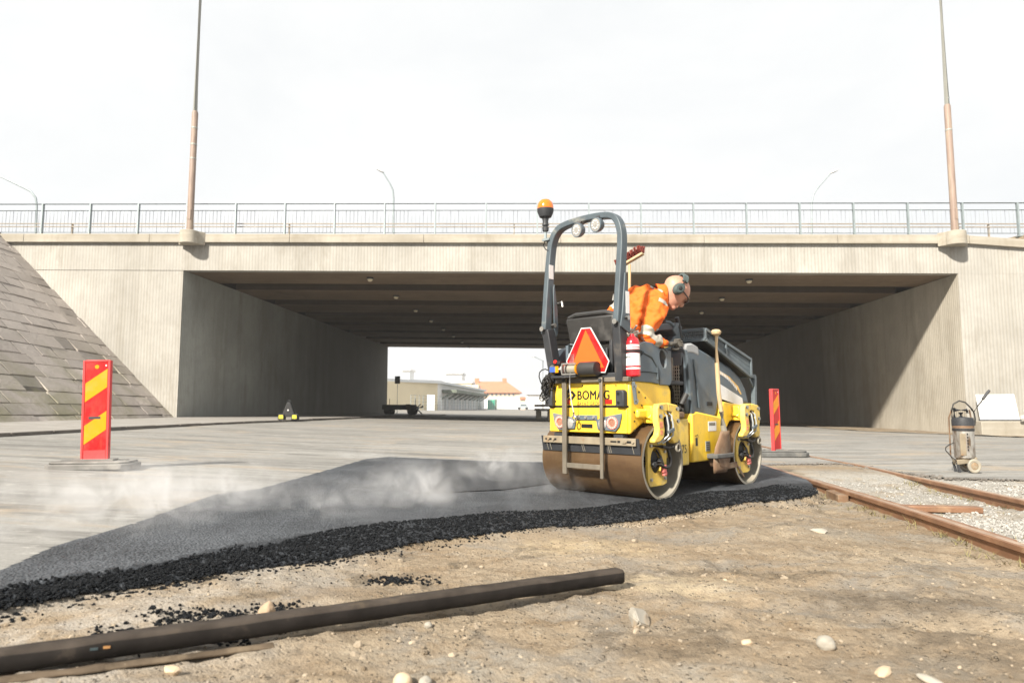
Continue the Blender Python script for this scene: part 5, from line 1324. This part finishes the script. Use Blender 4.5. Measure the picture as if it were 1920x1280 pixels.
for i in range(4): k.bb(.4902, .4915, .965, 1.03, .412+i*.022, .422+i*.022)
rp(k, 'vent_slots', M_['inkgrey'], vt)
k = MB(); k.bb(.44, .60, .98, 1.36, .325, .372); stp = rp(k, 'foot_step', M_['basedark'], None, .010)
k = MB(); k.prism([(1.02, .325), (1.30, .325), (1.24, .22), (1.08, .24)], 'x', .46, .585); k.bar((.57, 1.20, .235), (.57, 1.46, .245), .02, .06); k.bar((.57, 1.44, .25), (.57, 1.62, .10), .012, .03); rp(k, 'step_bracket', M_['rust'], stp, .006)

# engine hood
hp_ = [(.74, .735), (.66, .86), (.62, 1.36), (.66, 1.475), (.78, 1.49), (1.30, 1.365), (1.62, 1.285), (1.85, 1.18), (1.98, 1.05), (2.07, .865), (1.34, .955), (1.28, .78), (1.22, .715), (.80, .715)]
k = MB(); k.prism(hp_, 'x', -.43, .455)
hd = rp(k, 'engine_hood', M_['hood'], None, .035)
k = MB(); k.prism([(.63, 1.385), (.665, 1.478), (.79, 1.493), (.92, 1.462), (.93, 1.36), (.80, 1.385)], 'x', -.434, .459); rp(k, 'hood_cap', mat('sunbleached_grey_plastic', (.33, .34, .345), .5, 0, .1, 5), hd, .02)
k = MB(); k.sweep([(.458, .735, .78), (.458, .70, 1.05), (.458, .665, 1.33), (.44, .66, 1.40), (.38, .645, 1.43), (.12, .645, 1.44)], .05, .05, (0, 1, 0)); rp(k, 'hood_edge', M_['greysteel'], hd, .006)
k = MB(); k.tube([(.462, .80, 1.33), (.466, .84, 1.10), (.466, .88, .84)], .012, 8); k.bb(.4555, .461, .92, 1.26, .735, .755); rp(k, 'hood_crease', M_['greysteel'], hd)
k = MB(); k.bb(.4555, .463, 1.06, 1.17, .86, .90); rp(k, 'hood_latch', M_['black'], hd, .006)
k = MB(); k.prism([(1.30, 1.215), (1.31, 1.245), (1.58, 1.175), (1.78, 1.075), (1.86, .99), (1.835, .985), (1.75, 1.05), (1.56, 1.145)], 'x', .4552, .4575); dc = rp(k, 'yellow_decal', mat('faded_yellow_decal', (.80, .50, .14), .5, 0, .2, 30), hd)
k = MB()
for i in range(12):
    t = i/12; f_ = 1.34+.42*t; z_ = 1.222-.085*t-.10*t*t; k.prism([(f_, z_-.022), (f_+.024, z_-.025-.01*t), (f_+.026, z_+.008-.01*t), (f_+.004, z_+.014)], 'x', .4576, .4582)
rp(k, 'decal_letters', M_['paper'], dc)
k = MB(); k.prism([(1.31, .945), (1.31, 1.105), (1.875, .945), (1.895, .862), (1.895, .845)], 'x', .4553, .458); rp(k, 'white_decal', M_['paper'], hd)
# radiator grille facing the driver
k = MB(); k.bb(-.38, .44, .628, .636, .80, 1.36); gr = rp(k, 'grille_backing', M_['blackhole'], hd)
k = MB()
for i in range(12): k.bb(-.37, .40, .614, .628, .86+i*.035, .868+i*.035)
for i in range(32): k.bb(-.37+i*.0245, -.364+i*.0245, .617, .625, .85, 1.26)
k.bb(.30, .33, .606, .628, .80, 1.34); k.bb(.05, .07, .606, .628, .80, 1.34); rp(k, 'grille_bars', M_['mesh'], gr)
k = MB(); k.tube([(.42, .60, .80), (.45, .56, .88), (.47, .62, .97)], .03, 10); k.tube([(.40, .58, .78), (.43, .52, .84)], .035, 10); k.bar((.36, .60, .74), (.28, .60, 1.32), .03, .02); rp(k, 'radiator_hose', M_['hose'], hd)

# mesh tray over the hood
TR_, TL_ = .50, -.46
tz0 = lambda f_: 1.645-(f_-.98)*.252
def tl_(x, f_, d_): return (x, f_, tz0(f_)-d_)
k = MB()
for x in (TR_, TL_):
    k.bar(tl_(x, .98, 0), tl_(x, 2.03, 0), .032, .032); k.bar(tl_(x, .98, .105), tl_(x, 2.00, .20), .032, .032)
    for f_, dd in ((.98, .105), (1.42, .145), (2.02, .19)): k.bar(tl_(x, f_, .0), tl_(x, f_, dd), .03, .03, (0, 1, 0))
for f_ in (.98, 2.02): k.bar(tl_(TR_, f_, 0), tl_(TL_, f_, 0), .032, .032)
k.bar(tl_(TR_, .98, .105), tl_(TL_, .98, .105), .032, .032); k.bar(tl_(TR_, 2.0, .2), tl_(TL_, 2.0, .2), .032, .032)
ty = rp(k, 'mesh_tray', M_['tray'], None, .005)
k = MB()
for x in (TR_-.003, TL_+.003):
    n_ = 46
    for i in range(n_):
        f_ = .99+i*(1.02/n_); dd = .105+.095*(i/n_); k.bar(tl_(x, f_, .015), tl_(x, f_+.022, dd-.01), .004, .007, (1, 0, 0)); k.bar(tl_(x, f_+.022, .015), tl_(x, f_, dd-.01), .004, .007, (1, 0, 0))
for i in range(40):
    x = TL_+i*(TR_-TL_)/40; w_ = (TR_-TL_)/40
    k.bar(tl_(x, .985, .012), tl_(x+w_, .985, .095), .007, .004, (0, 1, 0)); k.bar(tl_(x+w_, .985, .012), tl_(x, .985, .095), .007, .004, (0, 1, 0))
rp(k, 'expanded_mesh', M_['tray'], ty, flat=True)
k = MB(); k.face([tl_(TR_, .98, .11), tl_(TR_, 2.0, .205), tl_(TL_, 2.0, .205), tl_(TL_, .98, .11)]); rp(k, 'tray_floor', M_['dark'], ty)
k = MB(); k.bar((.47, 2.14, .84), (.47, 2.15, 1.20), .05, .05); k.bar((.47, 2.17, 1.19), (.47, 2.0, 1.21), .045, .045); k.bar((.47, 2.12, 1.08), (.47, 2.02, 1.18), .02, .03); k.bar((-.43, 2.14, .84), (-.43, 2.15, 1.20), .05, .05); rp(k, 'tray_post', M_['tray'], ty, .004)
k = MB(); k.bb(-.45, .50, 2.02, 2.18, .60, .85); rp(k, 'front_crossbeam', M_['yellow'], ff, .02)

# things carried on the roller
def place(name, label, cat): return empty(name, lw(0, 0, 0), -HD, label, cat)
fx = place('fire_extinguisher', 'red fire extinguisher with white label strapped to the back of the roller', 'extinguisher')
o = Vector((.475, -.30, 1.115)); d = Vector((-.03, 0, 1)).normalized()
k = MB(); k.lathe([(0, 0), (.055, 0), (.066, .012), (.066, .30), (.055, .34), (.025, .365), (.022, .385), (0, .385)], o, d, 28); b_ = k.build('cylinder', M_['ext'], fx)
k = MB(); k.lathe([(.0664, .065), (.0668, .07), (.0668, .205), (.0664, .208)], o, d, 28); k.build('white_label', M_['paper'], b_)
k = MB(); k.lathe([(.0664, .245), (.0669, .248), (.0669, .283), (.0664, .286)], o, d, 28); k.build('white_band', M_['paper'], b_)
k = MB(); k.lathe([(.0669, .082), (.0674, .084), (.0674, .096), (.0669, .098)], o, d, 28); k.lathe([(.0669, .257), (.0673, .258), (.0673, .263), (.0669, .264)], o, d, 28); k.build('red_print', M_['ext'], b_)
k = MB()
for i in range(5): k.cyl(o+Vector((-.034+i*.011, -.0665, .168)), o+Vector((-.029+i*.011, -.0690, .180)), .0035, n=6)
k.build('print_marks', M_['inkgrey'], b_)
k = MB(); k.lathe([(.0668, .215), (.072, .217), (.072, .238), (.0668, .240)], o, d, 28); k.box(o+Vector((.0, .08, .225)), (.05, .06, .03)); k.build('black_strap', M_['black'], fx)
k = MB(); k.cyl(o+d*.38, o+d*.42, .02); k.bar(o+d*.41+Vector((.0, .02, 0)), o+d*.455+Vector((.075, -.03, 0)), .016, .012); k.bar(o+d*.40+Vector((0, .02, 0)), o+d*.405+Vector((.085, -.03, 0)), .016, .012); k.build('valve_lever', M_['steel'], fx)
k = MB(); k.tube([o+d*.41, o+d*.42+Vector((-.05, -.03, 0)), o+d*.38+Vector((-.09, -.04, 0)), o+d*.28+Vector((-.095, -.03, 0)), o+d*.2+Vector((-.075, -.03, 0)), o+d*.08+Vector((-.075, -.02, 0))], .013, 10); k.build('hose', M_['hose'], fx)
sh = place('shovel', 'shovel with wooden handle standing on the roller foot step', 'shovel')
k = MB(); k.tube([(.545, 1.13, 1.60), (.55, 1.12, 1.3), (.555, 1.13, 1.0), (.56, 1.17, .78)], [.022, .023, .023, .022], 12); k.lathe([(0, .04), (.035, .035), (.055, .012), (.05, -.01), (.02, -.035)], (.545, 1.13, 1.615), (.0, -.05, 1), 16); k.build('handle', M_['wood'], sh)
k = MB(); k.tube([(.56, 1.165, .80), (.563, 1.19, .66), (.567, 1.21, .585)], [.026, .027, .032], 12); k.build('ferrule', M_['rim'], sh)
bl = MB(); n = 10; rings = []
for i in range(n+1):
    t = i/n; z_ = .60-.42*t; w_ = .10+.075*sm(t*2.2)-.03*sm((t-.75)*4)
    rings.append([bl.bm.verts.new((.572+.030*(1-(s/3)**2)-.02*t+.0, 1.215-.085*t+w_*s/3, z_)) for s in range(-3, 4)])
for i in range(n):
    for j in range(6): bl.bm.faces.new([rings[i][j], rings[i][j+1], rings[i+1][j+1], rings[i+1][j]])
bo = bl.build('blade', M_['rust'], sh); so = bo.modifiers.new('solid', 'SOLIDIFY'); so.thickness = .006
bb_ = place('broom', 'long handled broom with red brown bristles upright behind the roll bar', 'broom')
hb = Vector((-.16, .62, 2.405))
k = MB(); k.tube([(-.20, .63, 1.16), (-.185, .625, 1.8), (-.17, .62, 2.37)], .016, 10); k.build('handle', M_['wood'], bb_)
dq = Vector((.72, .16, .33)).normalized()
k = MB(); k.bar(hb-dq*.16, hb+dq*.16, .07, .026); k.build('broom_head', M_['wood'], bb_, .006)
k = MB()
for i in range(30):
    for j in (-1, 0, 1):
        p = hb+dq*(-.155+.31*i/29)+Vector((0, .022*j, .012)); q = p+Vector((random.gauss(-.012, .008), random.gauss(.02*j, .006), .075+random.gauss(0, .004))); k.tube([p, q], [.008, .010], 5)
k.build('bristles', M_['brick'], bb_)
# ------------------------------------------------------------------ the driver
def skin(name, vs, es, rs, root_, sub=2):
    me = bpy.data.meshes.new(name); me.from_pydata([tuple(v) for v in vs], es, []); o = bpy.data.objects.new(name, me); COL.objects.link(o)
    md = o.modifiers.new('s', 'SKIN'); md.use_smooth_shade = True; md.branch_smoothing = .6
    for i, r_ in enumerate(rs):
        sv = me.skin_vertices[0].data[i]; sv.radius = r_ if isinstance(r_, (tuple, list)) else (r_, r_); sv.use_root = (i == root_)
    if sub: o.modifiers.new('sub', 'SUBSURF').levels = sub; o.modifiers['sub'].render_levels = sub
    dg = bpy.context.evaluated_depsgraph_get(); dg.update()
    out = bpy.data.meshes.new_from_object(o.evaluated_get(dg)); bpy.data.objects.remove(o); return out
def remesh(me, size, smooth_=4):
    o = bpy.data.objects.new('t', me); COL.objects.link(o)
    md = o.modifiers.new('r', 'REMESH'); md.mode = 'VOXEL'; md.voxel_size = size; md.use_smooth_shade = True
    s_ = o.modifiers.new('sm', 'SMOOTH'); s_.factor = .5; s_.iterations = smooth_
    dg = bpy.context.evaluated_depsgraph_get(); dg.update()
    out = bpy.data.meshes.new_from_object(o.evaluated_get(dg)); bpy.data.objects.remove(o); return out
def join(meshes, name):
    bm = bmesh.new()
    for m in meshes: bm.from_mesh(m)
    out = bpy.data.meshes.new(name); bm.to_mesh(out); bm.free(); return out
def W(u, v, y): return at(u, v, y)
hipc = W(1158, 678, 6.66); waist = W(1176, 632, 6.68); chest = W(1203, 588, 6.70); upper = W(1228, 557, 6.72); neck = W(1247, 551, 6.72)
shR = W(1232, 583, 6.47); elR = W(1205, 635, 6.36); wrR = W(1256, 645, 6.47)
shL = W(1196, 553, 6.98); elL = W(1142, 588, 6.98); wrL = W(1180, 622, 7.22)
headc = W(1263, 547, 6.70)
hf = Vector((.60, .13, -.79)).normalized(); hr = Vector((.18, -1, .02)); hr = (hr-hf*hr.dot(hf)).normalized(); hu = hr.cross(hf).normalized()
HMX = Matrix((hr, hf, hu)).transposed().to_4x4(); HMX = HMX @ Matrix.Diagonal((1.20, 1.20, 1.20, 1)); HMX.translation = headc
pr = Vector(hipc); person = None
# head: x right, y forward, z up
def headmesh():
    bm = bmesh.new(); bmesh.ops.create_uvsphere(bm, u_segments=40, v_segments=28, radius=1)
    for v in bm.verts:
        q = v.co.copy(); x, y, z = q.x*.094, q.y*.122, q.z*(.126 if q.z > 0 else .118)
        z += .022
        if q.z < .15:                                    # jaw and chin
            k = sm((.15-q.z)/1.0); x *= 1-.30*k; z -= .050*k*(.45+.55*max(0, q.y)); y = y*(1-.10*k)+.014*k if q.y > 0 else y*(1-.28*k)+.020*k
        if q.y > .3: y += .004*math.exp(-((q.z-.18)/.10)**2)*(1-abs(q.x))       # brow
        e = math.exp(-((q.z-.0)/.12)**2)*math.exp(-((abs(q.x)-.40)/.16)**2)*(1 if q.y > 0 else 0); y -= .010*e
        v.co = Vector((x, y, z))
    B = lambda c, r_: bmesh.ops.create_uvsphere(bm, u_segments=14, v_segments=10, radius=1, matrix=Matrix.Translation(c) @ Matrix.Diagonal((*r_, 1)))
    B((0, .126, -.012), (.014, .020, .026)); B((0, .118, .012), (.011, .014, .034)); B((0, .112, -.060), (.030, .014, .011)); B((0, .096, -.090), (.034, .026, .022))
    for s_ in (-1, 1): B((s_*.094, -.005, .004), (.014, .030, .038))
    me = bpy.data.meshes.new('h'); bm.to_mesh(me); bm.free(); me.transform(HMX); return me
neckm = skin('n', [upper.lerp(chest, .3), upper, neck, headc-hu*.05-hf*.03], [(0, 1), (1, 2), (2, 3)], [.10, .088, .076, .074], 0)
def hand(w, d, side, up, curl):
    d = d.normalized(); side = (side-d*side.dot(d)).normalized(); up = side.cross(d).normalized()
    ms = [skin('p', [w-d*.03, w+d*.02, w+d*.06, w+d*.10], [(0, 1), (1, 2), (2, 3)], [(.034, .026), (.040, .022), (.046, .020), (.044, .018)], 0, 2)]
    for i, (o_, l) in enumerate(((-.034, .085), (-.012, .096), (.011, .090), (.032, .070))):
        a = w+d*.095+side*o_; c1, c2, c3 = curl
        p = [a-d*.02, a]; ang = 0; cur = a
        for j, f in enumerate((.45, .32, .26)):
            ang += curl[j]+.04*i; cur = cur+(d*math.cos(ang)-up*math.sin(ang))*l*f; p.append(cur)
        ms.append(skin('f', p, [(k_, k_+1) for k_ in range(4)], [.012, .0118, .0108, .010, .008], 0, 1))
    t0 = w+d*.02-side*.034; ms.append(skin('th', [t0, t0+d*.028-side*.024-up*.012, t0+d*.058-side*.026-up*.03, t0+d*.078-side*.016-up*.042], [(0, 1), (1, 2), (2, 3)], [.017, .0145, .0125, .010], 0, 1))
    return ms
hR = hand(wrR, W(1284, 640, 6.66)-wrR, Vector((0, 0, 1)), None, (.7, .8, .6))
hL = hand(wrL, W(1205, 625, 7.32)-wrL, Vector((-.2, -.3, 1)), None, (.6, .7, .5))
# hidden trunk and limbs, so that the body is one continuous figure
knR, anR = lw(.24, .50, 1.33), lw(.22, .60, 1.04); hpR = lw(.13, .08, 1.37)
knL, anL = lw(-.22, .50, 1.33), lw(-.20, .62, 1.04); hpL = lw(-.12, .10, 1.37)
trunk = skin('t', [hipc, waist, chest, upper, shR, elR, wrR, shL, elL, wrL, hpR, knR, anR, hpL, knL, anL],
             [(0, 1), (1, 2), (2, 3), (3, 4), (4, 5), (5, 6), (3, 7), (7, 8), (8, 9), (0, 10), (10, 11), (11, 12), (0, 13), (13, 14), (14, 15)],
             [.13, .12, .135, .10, .06, .045, .035, .06, .045, .035, .085, .06, .045, .085, .06, .045], 0)
body = remesh(join([headmesh(), neckm, trunk]+hR+hL, 'person'), .007, 3)
person = link('person', body, [M_['skin'], M_['khaki']], None, ang=80)
tag(person, 'person in orange hi-vis clothing and ear defenders driving the roller, leaning right', 'person')
for p in body.polygons:
    c = p.center
    if min((c-wrR).length, (c-(wrR+(W(1284, 640, 6.66)-wrR).normalized()*.1)).length, (c-wrL).length, (c-(wrL+(W(1205, 625, 7.32)-wrL).normalized()*.1)).length) < .125: p.material_index = 1
def cloth(name, meshes, size, amp, m, axis=None):
    me = remesh(join(meshes, name), size, 5)
    for v, n in zip(me.vertices, [x.vector.copy() for x in me.vertex_normals]):
        c = v.co
        f = mnoise.noise(Vector((c.x*6+c.z*5, c.y*7, c.z*13-c.x*9)))*.5+mnoise.noise(Vector((c.x*16-c.z*12, c.y*14, c.z*22+c.x*9)))*.32
        f2 = abs(mnoise.noise(Vector((c.x*9+c.z*10, c.y*8, c.z*10-c.x*7+4))))
        v.co = c+n*amp*(f-.8*f2)
    return link(name, me, m, person, ang=80)
mid = waist.lerp(chest, .5)
jk = skin('j', [hipc+Vector((.0, 0, .02)), waist, mid, chest, upper, shR, shR.lerp(elR, .5)+Vector((.012, -.01, .01)), elR, elR.lerp(wrR, .5), wrR-(wrR-elR)*.06, shL, shL.lerp(elL, .5), elL, wrL, hpR.lerp(hipc, .3), hpL.lerp(hipc, .3)],
          [(0, 1), (1, 2), (2, 3), (3, 4), (4, 5), (5, 6), (6, 7), (7, 8), (8, 9), (4, 10), (10, 11), (11, 12), (12, 13), (0, 14), (0, 15)],
          [.19, .185, .20, .205, .150, .122, .102, .088, .080, .062, .122, .100, .085, .062, .15, .15], 0)
sc_ = [bpy.data.meshes.new('x')]
k = MB(); dd = (neck-upper).normalized(); cen = neck-Vector((.025, 0, .012)); k.ell(upper.lerp(shR, .45)+Vector((-.02, .0, .01)), (.15, .13, .13)); k.ell(upper.lerp(shL, .4)+Vector((-.03, 0, .0)), (.15, .15, .12)); k.ell(chest.lerp(shR, .35), (.17, .15, .16)); k.ell(chest.lerp(shL, .35)+Vector((-.02, 0, -.01)), (.17, .16, .16)); k.bm.to_mesh(sc_[0]); k.bm.free()
jacket = cloth('jacket', [jk]+sc_, .011, .036, M_['orange'])
# collar
k = MB(); ax = (headc-hu*.04-upper).normalized(); u_, w_ = k.frame(ax); rings = []
for i, (r_, h_) in enumerate(((.125, -.045), (.112, .0), (.108, .045), (.100, .05), (.098, .0), (.105, -.04))):
    rings.append([k.bm.verts.new(cen+ax*(h_+.006*math.sin(3*a))+(u_*math.cos(a)+w_*math.sin(a))*r_*(1+.04*math.sin(2*a+i))) for a in [2*PI*j/28 for j in range(28)]])
for i in range(5):
    for j in range(28): k.bm.faces.new([rings[i][j], rings[i][(j+1) % 28], rings[i+1][(j+1) % 28], rings[i+1][j]])
k.build('collar', M_['orange'], jacket, ang=60)
# silver bands: lifted from the cloth itself so that they follow it
def band(name, a, b, t0, t1, rmax, m=M_['band']):
    d = b-a; Ld = d.length; d = d.normalized(); me = jacket.data; keep = []
    bm = bmesh.new(); bm.from_mesh(me); bm.normal_update()
    for co_, no in ((a+d*Ld*t0, d), (a+d*Ld*t1, -d)):
        bmesh.ops.bisect_plane(bm, geom=bm.verts[:]+bm.edges[:]+bm.faces[:], plane_co=co_, plane_no=no, clear_inner=True)
    dele = [f for f in bm.faces if ((f.calc_center_median()-a)-d*(f.calc_center_median()-a).dot(d)).length > rmax]
    bmesh.ops.delete(bm, geom=dele, context='FACES')
    for v in bm.verts: v.co += v.normal*.004
    out = bpy.data.meshes.new(name); bm.to_mesh(out); bm.free()
    if len(out.polygons): link(name, out, m, jacket, ang=80)
band('sleeve_band', shR, elR, .70, .93, .135)
band('sleeve_band', elR, wrR, .34, .60, .12)
band('sleeve_band', shL, elL, .60, .86, .135)
band('waist_band', hipc, waist, .90, 1.22, .26)
def patch(name, c, u, hu_, v, hv_):
    bm = bmesh.new(); bm.from_mesh(jacket.data); bm.normal_update(); u = u.normalized(); v = (v-u*v.dot(u)).normalized(); w = u.cross(v)
    for co_, no in ((c-u*hu_, u), (c+u*hu_, -u), (c-v*hv_, v), (c+v*hv_, -v)):
        bmesh.ops.bisect_plane(bm, geom=bm.verts[:]+bm.edges[:]+bm.faces[:], plane_co=co_, plane_no=no, clear_inner=True)
    bmesh.ops.delete(bm, geom=[f for f in bm.faces if f.normal.y > .1], context='FACES')
    for v_ in bm.verts: v_.co += v_.normal*.004
    out = bpy.data.meshes.new(name); bm.to_mesh(out); bm.free()
    if len(out.polygons): link(name, out, M_['band'], jacket, ang=80)
patch('shoulder_band', W(1242, 567, 6.5), Vector((.9, 0, -.45)), .05, Vector((.45, 0, .9)), .024)
patch('collar_band', W(1232, 541, 6.6), Vector((.62, 0, -.78)), .06, Vector((.78, 0, .62)), .010)
# trousers, boots
tr_ = skin('tr', [hipc, hpR, hpR.lerp(knR, .5), knR, knR.lerp(anR, .5), anR, hpL, hpL.lerp(knL, .5), knL, knL.lerp(anL, .5), anL], [(0, 1), (1, 2), (2, 3), (3, 4), (4, 5), (0, 6), (6, 7), (7, 8), (8, 9), (9, 10)], [.165, .125, .11, .10, .09, .085, .125, .11, .10, .09, .085], 0)
cloth('trousers', [tr_], .014, .02, M_['orange'])
for an in (anR, anL):
    fd = RMX.to_3x3() @ Vector((0, 1, 0)); bt = skin('b', [an+Vector((0, 0, .06)), an+Vector((0, 0, .0)), an-Vector((0, 0, .035))+fd*.10, an-Vector((0, 0, .05))+fd*.20], [(0, 1), (1, 2), (2, 3)], [.075, .07, .058, .048], 0); link('boot', bt, M_['black'], person, ang=60)
# ear defenders and spectacles (head space)
def hb_(k, name, m, par=None, bev=0): k.xf(HMX); return k.build(name, m, par or person, bev)
cups = []
for s_ in (-1, 1):
    k = MB(); k.lathe([(0, .034), (.032, .032), (.045, .018), (.050, 0), (.044, -.014), (.0, -.014)], (s_*.112, -.010, -.002), (s_*1, 0, 0), 22)
    k.map(lambda v: (v.x, -.01+(v.y+.01)*.90, -.002+(v.z+.002)*1.22)); cups.append(k)
kb = MB()
for s_ in (-1, 1): kb.lathe([(0, .006), (.012, .005), (.018, .0)], (s_*.146, -.010, .0), (s_*1, 0, 0), 16)
BR_ = Matrix.Rotation(rad(24), 4, 'X')
k = MB(); k.sweep([(s_*.121*math.cos(a)/1.0 if False else .122*math.cos(a), .012, .032+.134*math.sin(a)) for s_ in (1,) for a in [rad(20)+rad(140)*i/20 for i in range(21)]], .020, .046, (0, 1, 0)); k.xf(BR_); ed = hb_(k, 'ear_defenders', M_['muff'], None, .003)
for c_ in cups: hb_(c_, 'ear_cup', M_['muff'], ed)
hb_(kb, 'cup_badge', M_['black'], ed)
k = MB()
for s_ in (-1, 1): k.tube([(s_*.132, -.012, .02), (s_*.130, .0, .05), (s_*.124, .008, .09)], .005, 8)
k.xf(BR_); hb_(k, 'band_wire', M_['black'], ed)
k = MB()
for s_ in (-1, 1):
    k.ell((s_*.036, .128, .022), (.030, .008, .022)); k.tube([(s_*.066, .118, .030), (s_*.088, .09, .030), (s_*.100, .03, .024)], .0055, 8)
k.tube([(-.012, .139, .026), (.012, .139, .026)], .004, 6); hb_(k, 'spectacles', M_['glass'])
k = MB()
for s_ in (-1, 1): k.tube([(s_*.060, .112, .050), (s_*.036, .124, .056), (s_*.014, .126, .050)], .0045, 6)
hb_(k, 'eyebrows', M_['brownstone'])

# ------------------------------------------------------------------ steam over the hot mat
def steam():
    m = bpy.data.materials.new('steam'); m.use_nodes = True; nt = m.node_tree; nt.nodes.clear()
    out = N(nt, 'ShaderNodeOutputMaterial'); pv = N(nt, 'ShaderNodeVolumePrincipled'); L(nt, pv.outputs[0], out.inputs['Volume'])
    pv.inputs['Color'].default_value = (.88, .88, .885, 1); pv.inputs['Anisotropy'].default_value = .1
    tc = N(nt, 'ShaderNodeTexCoord'); co = tc.outputs['Object']
    def nzv(sc_, scale, det, dist):
        mp = N(nt, 'ShaderNodeMapping'); mp.inputs['Scale'].default_value = sc_; L(nt, co, mp.inputs[0]); return noise(nt, mp.outputs[0], scale, det, .6, dist)
    n1 = nzv((1, 1, .9), 4.2, 7, 1.0); n2 = nzv((1, 1, .7), .9, 2, .3)
    pts_ = [(-3.3, 5.2, .15, .8, .25), (-3.1, 4.2, .08, .6, .3), (-2.75, 3.75, .06, .55, .7), (-2.6, 3.1, .04, .4, .6), (-2.7, 5.0, .2, .9, .75), (-2.4, 4.3, .12, .7, .55), (-2.3, 5.8, .2, .8, .6), (.3, 6.6, .12, .5, .35), (-1.2, 4.9, .10, .5, .5), (-2.3, 5.1, .16, .70, .8), (-1.55, 5.3, .13, .6, .75), (-.75, 5.6, .13, .62, .75), (-.15, 6.2, .2, .55, .7), (-.05, 7.2, .28, .5, .6), (-.8, 5.9, .25, .55, .6), (-.2, 7.6, .2, .6, .4), (-3.9, 5.0, .14, .75, .2), (-1.1, 6.3, .15, .6, .5), (-2.0, 9.8, .12, .7, .35), (-2.9, 4.2, .1, .55, .45)]
    tot = None
    for x, y, z, r_, a in pts_:
        vs_ = N(nt, 'ShaderNodeVectorMath', operation='SUBTRACT'); L(nt, co, vs_.inputs[0]); vs_.inputs[1].default_value = (x, y, z)
        sc2 = N(nt, 'ShaderNodeVectorMath', operation='MULTIPLY'); L(nt, vs_.outputs[0], sc2.inputs[0]); sc2.inputs[1].default_value = (1, 1, 2.3)
        ln_ = N(nt, 'ShaderNodeVectorMath', operation='LENGTH'); L(nt, sc2.outputs[0], ln_.inputs[0])
        f = math_(nt, 'MULTIPLY', ramp(nt, ln_.outputs['Value'], r_, 0, True), a)
        tot = f if tot is None else math_(nt, 'ADD', tot, f)
    d = math_(nt, 'MULTIPLY', tot, math_(nt, 'ADD', .04, ramp(nt, n1, .43, .67, True))); d = math_(nt, 'MULTIPLY', d, ramp(nt, n2, .30, .62))
    L(nt, math_(nt, 'MULTIPLY', d, 5), pv.inputs['Density'])
    k = MB(); k.bb(-5.2, .9, 2.6, 10.6, .13, 1.0)
    k.map(lambda v: (v.x, v.y, v.z if v.z > .5 else T(v.x, v.y)+.0))
    o = k.build('steam', m, None, flat=True); struct(o, 'stuff'); m.cycles.volume_step_rate = .6
    o['label'] = 'white steam drifting over the hot asphalt'
steam()
# ------------------------------------------------------------------ air
def haze():
    m = bpy.data.materials.new('haze'); m.use_nodes = True; nt = m.node_tree; nt.nodes.clear()
    out = N(nt, 'ShaderNodeOutputMaterial'); pv = N(nt, 'ShaderNodeVolumePrincipled'); L(nt, pv.outputs[0], out.inputs['Volume'])
    pv.inputs['Color'].default_value = (.97, .975, .98, 1); pv.inputs['Density'].default_value = HAZE; pv.inputs['Anisotropy'].default_value = .2
    k = MB(); k.bb(-256, 256, -18, 424, -5.2, 23.5); struct(k.build('haze', m, None, flat=True), 'stuff')
HAZE = .0008
haze()

# ------------------------------------------------------------------ light, sky, camera
Lx, Ly, Lz = .66, .97, -.83
sd = Vector((-Lx, -Ly, -Lz)).normalized()
ELEV = math.asin(sd.z); AZ = math.atan2(sd.x, sd.y)           # azimuth from +Y, clockwise
sun = bpy.data.lights.new('sun', 'SUN'); sun.energy = 5.0; sun.angle = rad(3.2); sun.color = (1.0, .93, .82)
so_ = bpy.data.objects.new('sun', sun); COL.objects.link(so_); so_.rotation_euler = (-sd).to_track_quat('-Z', 'Y').to_euler(); so_.location = (0, 0, 20)
wd = bpy.data.worlds.new('World'); SC.world = wd; wd.use_nodes = True; nt = wd.node_tree; nt.nodes.clear()
out = N(nt, 'ShaderNodeOutputWorld'); bg = N(nt, 'ShaderNodeBackground'); L(nt, bg.outputs[0], out.inputs[0])
sky = N(nt, 'ShaderNodeTexSky', sky_type='NISHITA', sun_disc=False); sky.sun_elevation = ELEV; sky.sun_rotation = AZ; sky.dust_density = 3.0; sky.air_density = 1.0
tc = N(nt, 'ShaderNodeTexCoord'); mp = N(nt, 'ShaderNodeMapping'); mp.inputs['Scale'].default_value = (1, 1, 2.2); L(nt, tc.outputs['Generated'], mp.inputs[0])
cl = noise(nt, mp.outputs[0], 2.0, 6, .6, .5)
cloud = mixc(nt, ramp(nt, cl, .35, .7), (7.8, 7.95, 8.0), (8.1, 8.15, 8.15))
L(nt, mixc(nt, ramp(nt, cl, .2, .55), mixc(nt, .90, sky.outputs[0], cloud), cloud), bg.inputs['Color']); bg.inputs['Strength'].default_value = .062
cam = bpy.data.cameras.new('camera'); cam.lens = 24; cam.sensor_width = 36; cam.clip_end = 3000; cam.clip_start = .05
cam.dof.use_dof = True; cam.dof.focus_distance = 6.6; cam.dof.aperture_fstop = 2.8
co_ = bpy.data.objects.new('camera', cam); COL.objects.link(co_); co_.location = (0, 0, CAMH); co_.rotation_euler = (PI/2+PITCH, 0, 0); SC.camera = co_
SC.view_settings.view_transform = 'Standard'; SC.view_settings.look = 'None'; SC.view_settings.exposure = 1.0; SC.view_settings.gamma = 1
SC.render.engine = 'CYCLES'; SC.cycles.use_denoising = True; SC.cycles.max_bounces = 8; SC.cycles.diffuse_bounces = 2; SC.cycles.volume_bounces = 2; SC.cycles.volume_max_steps = 256
SC.cycles.sample_clamp_indirect = 6
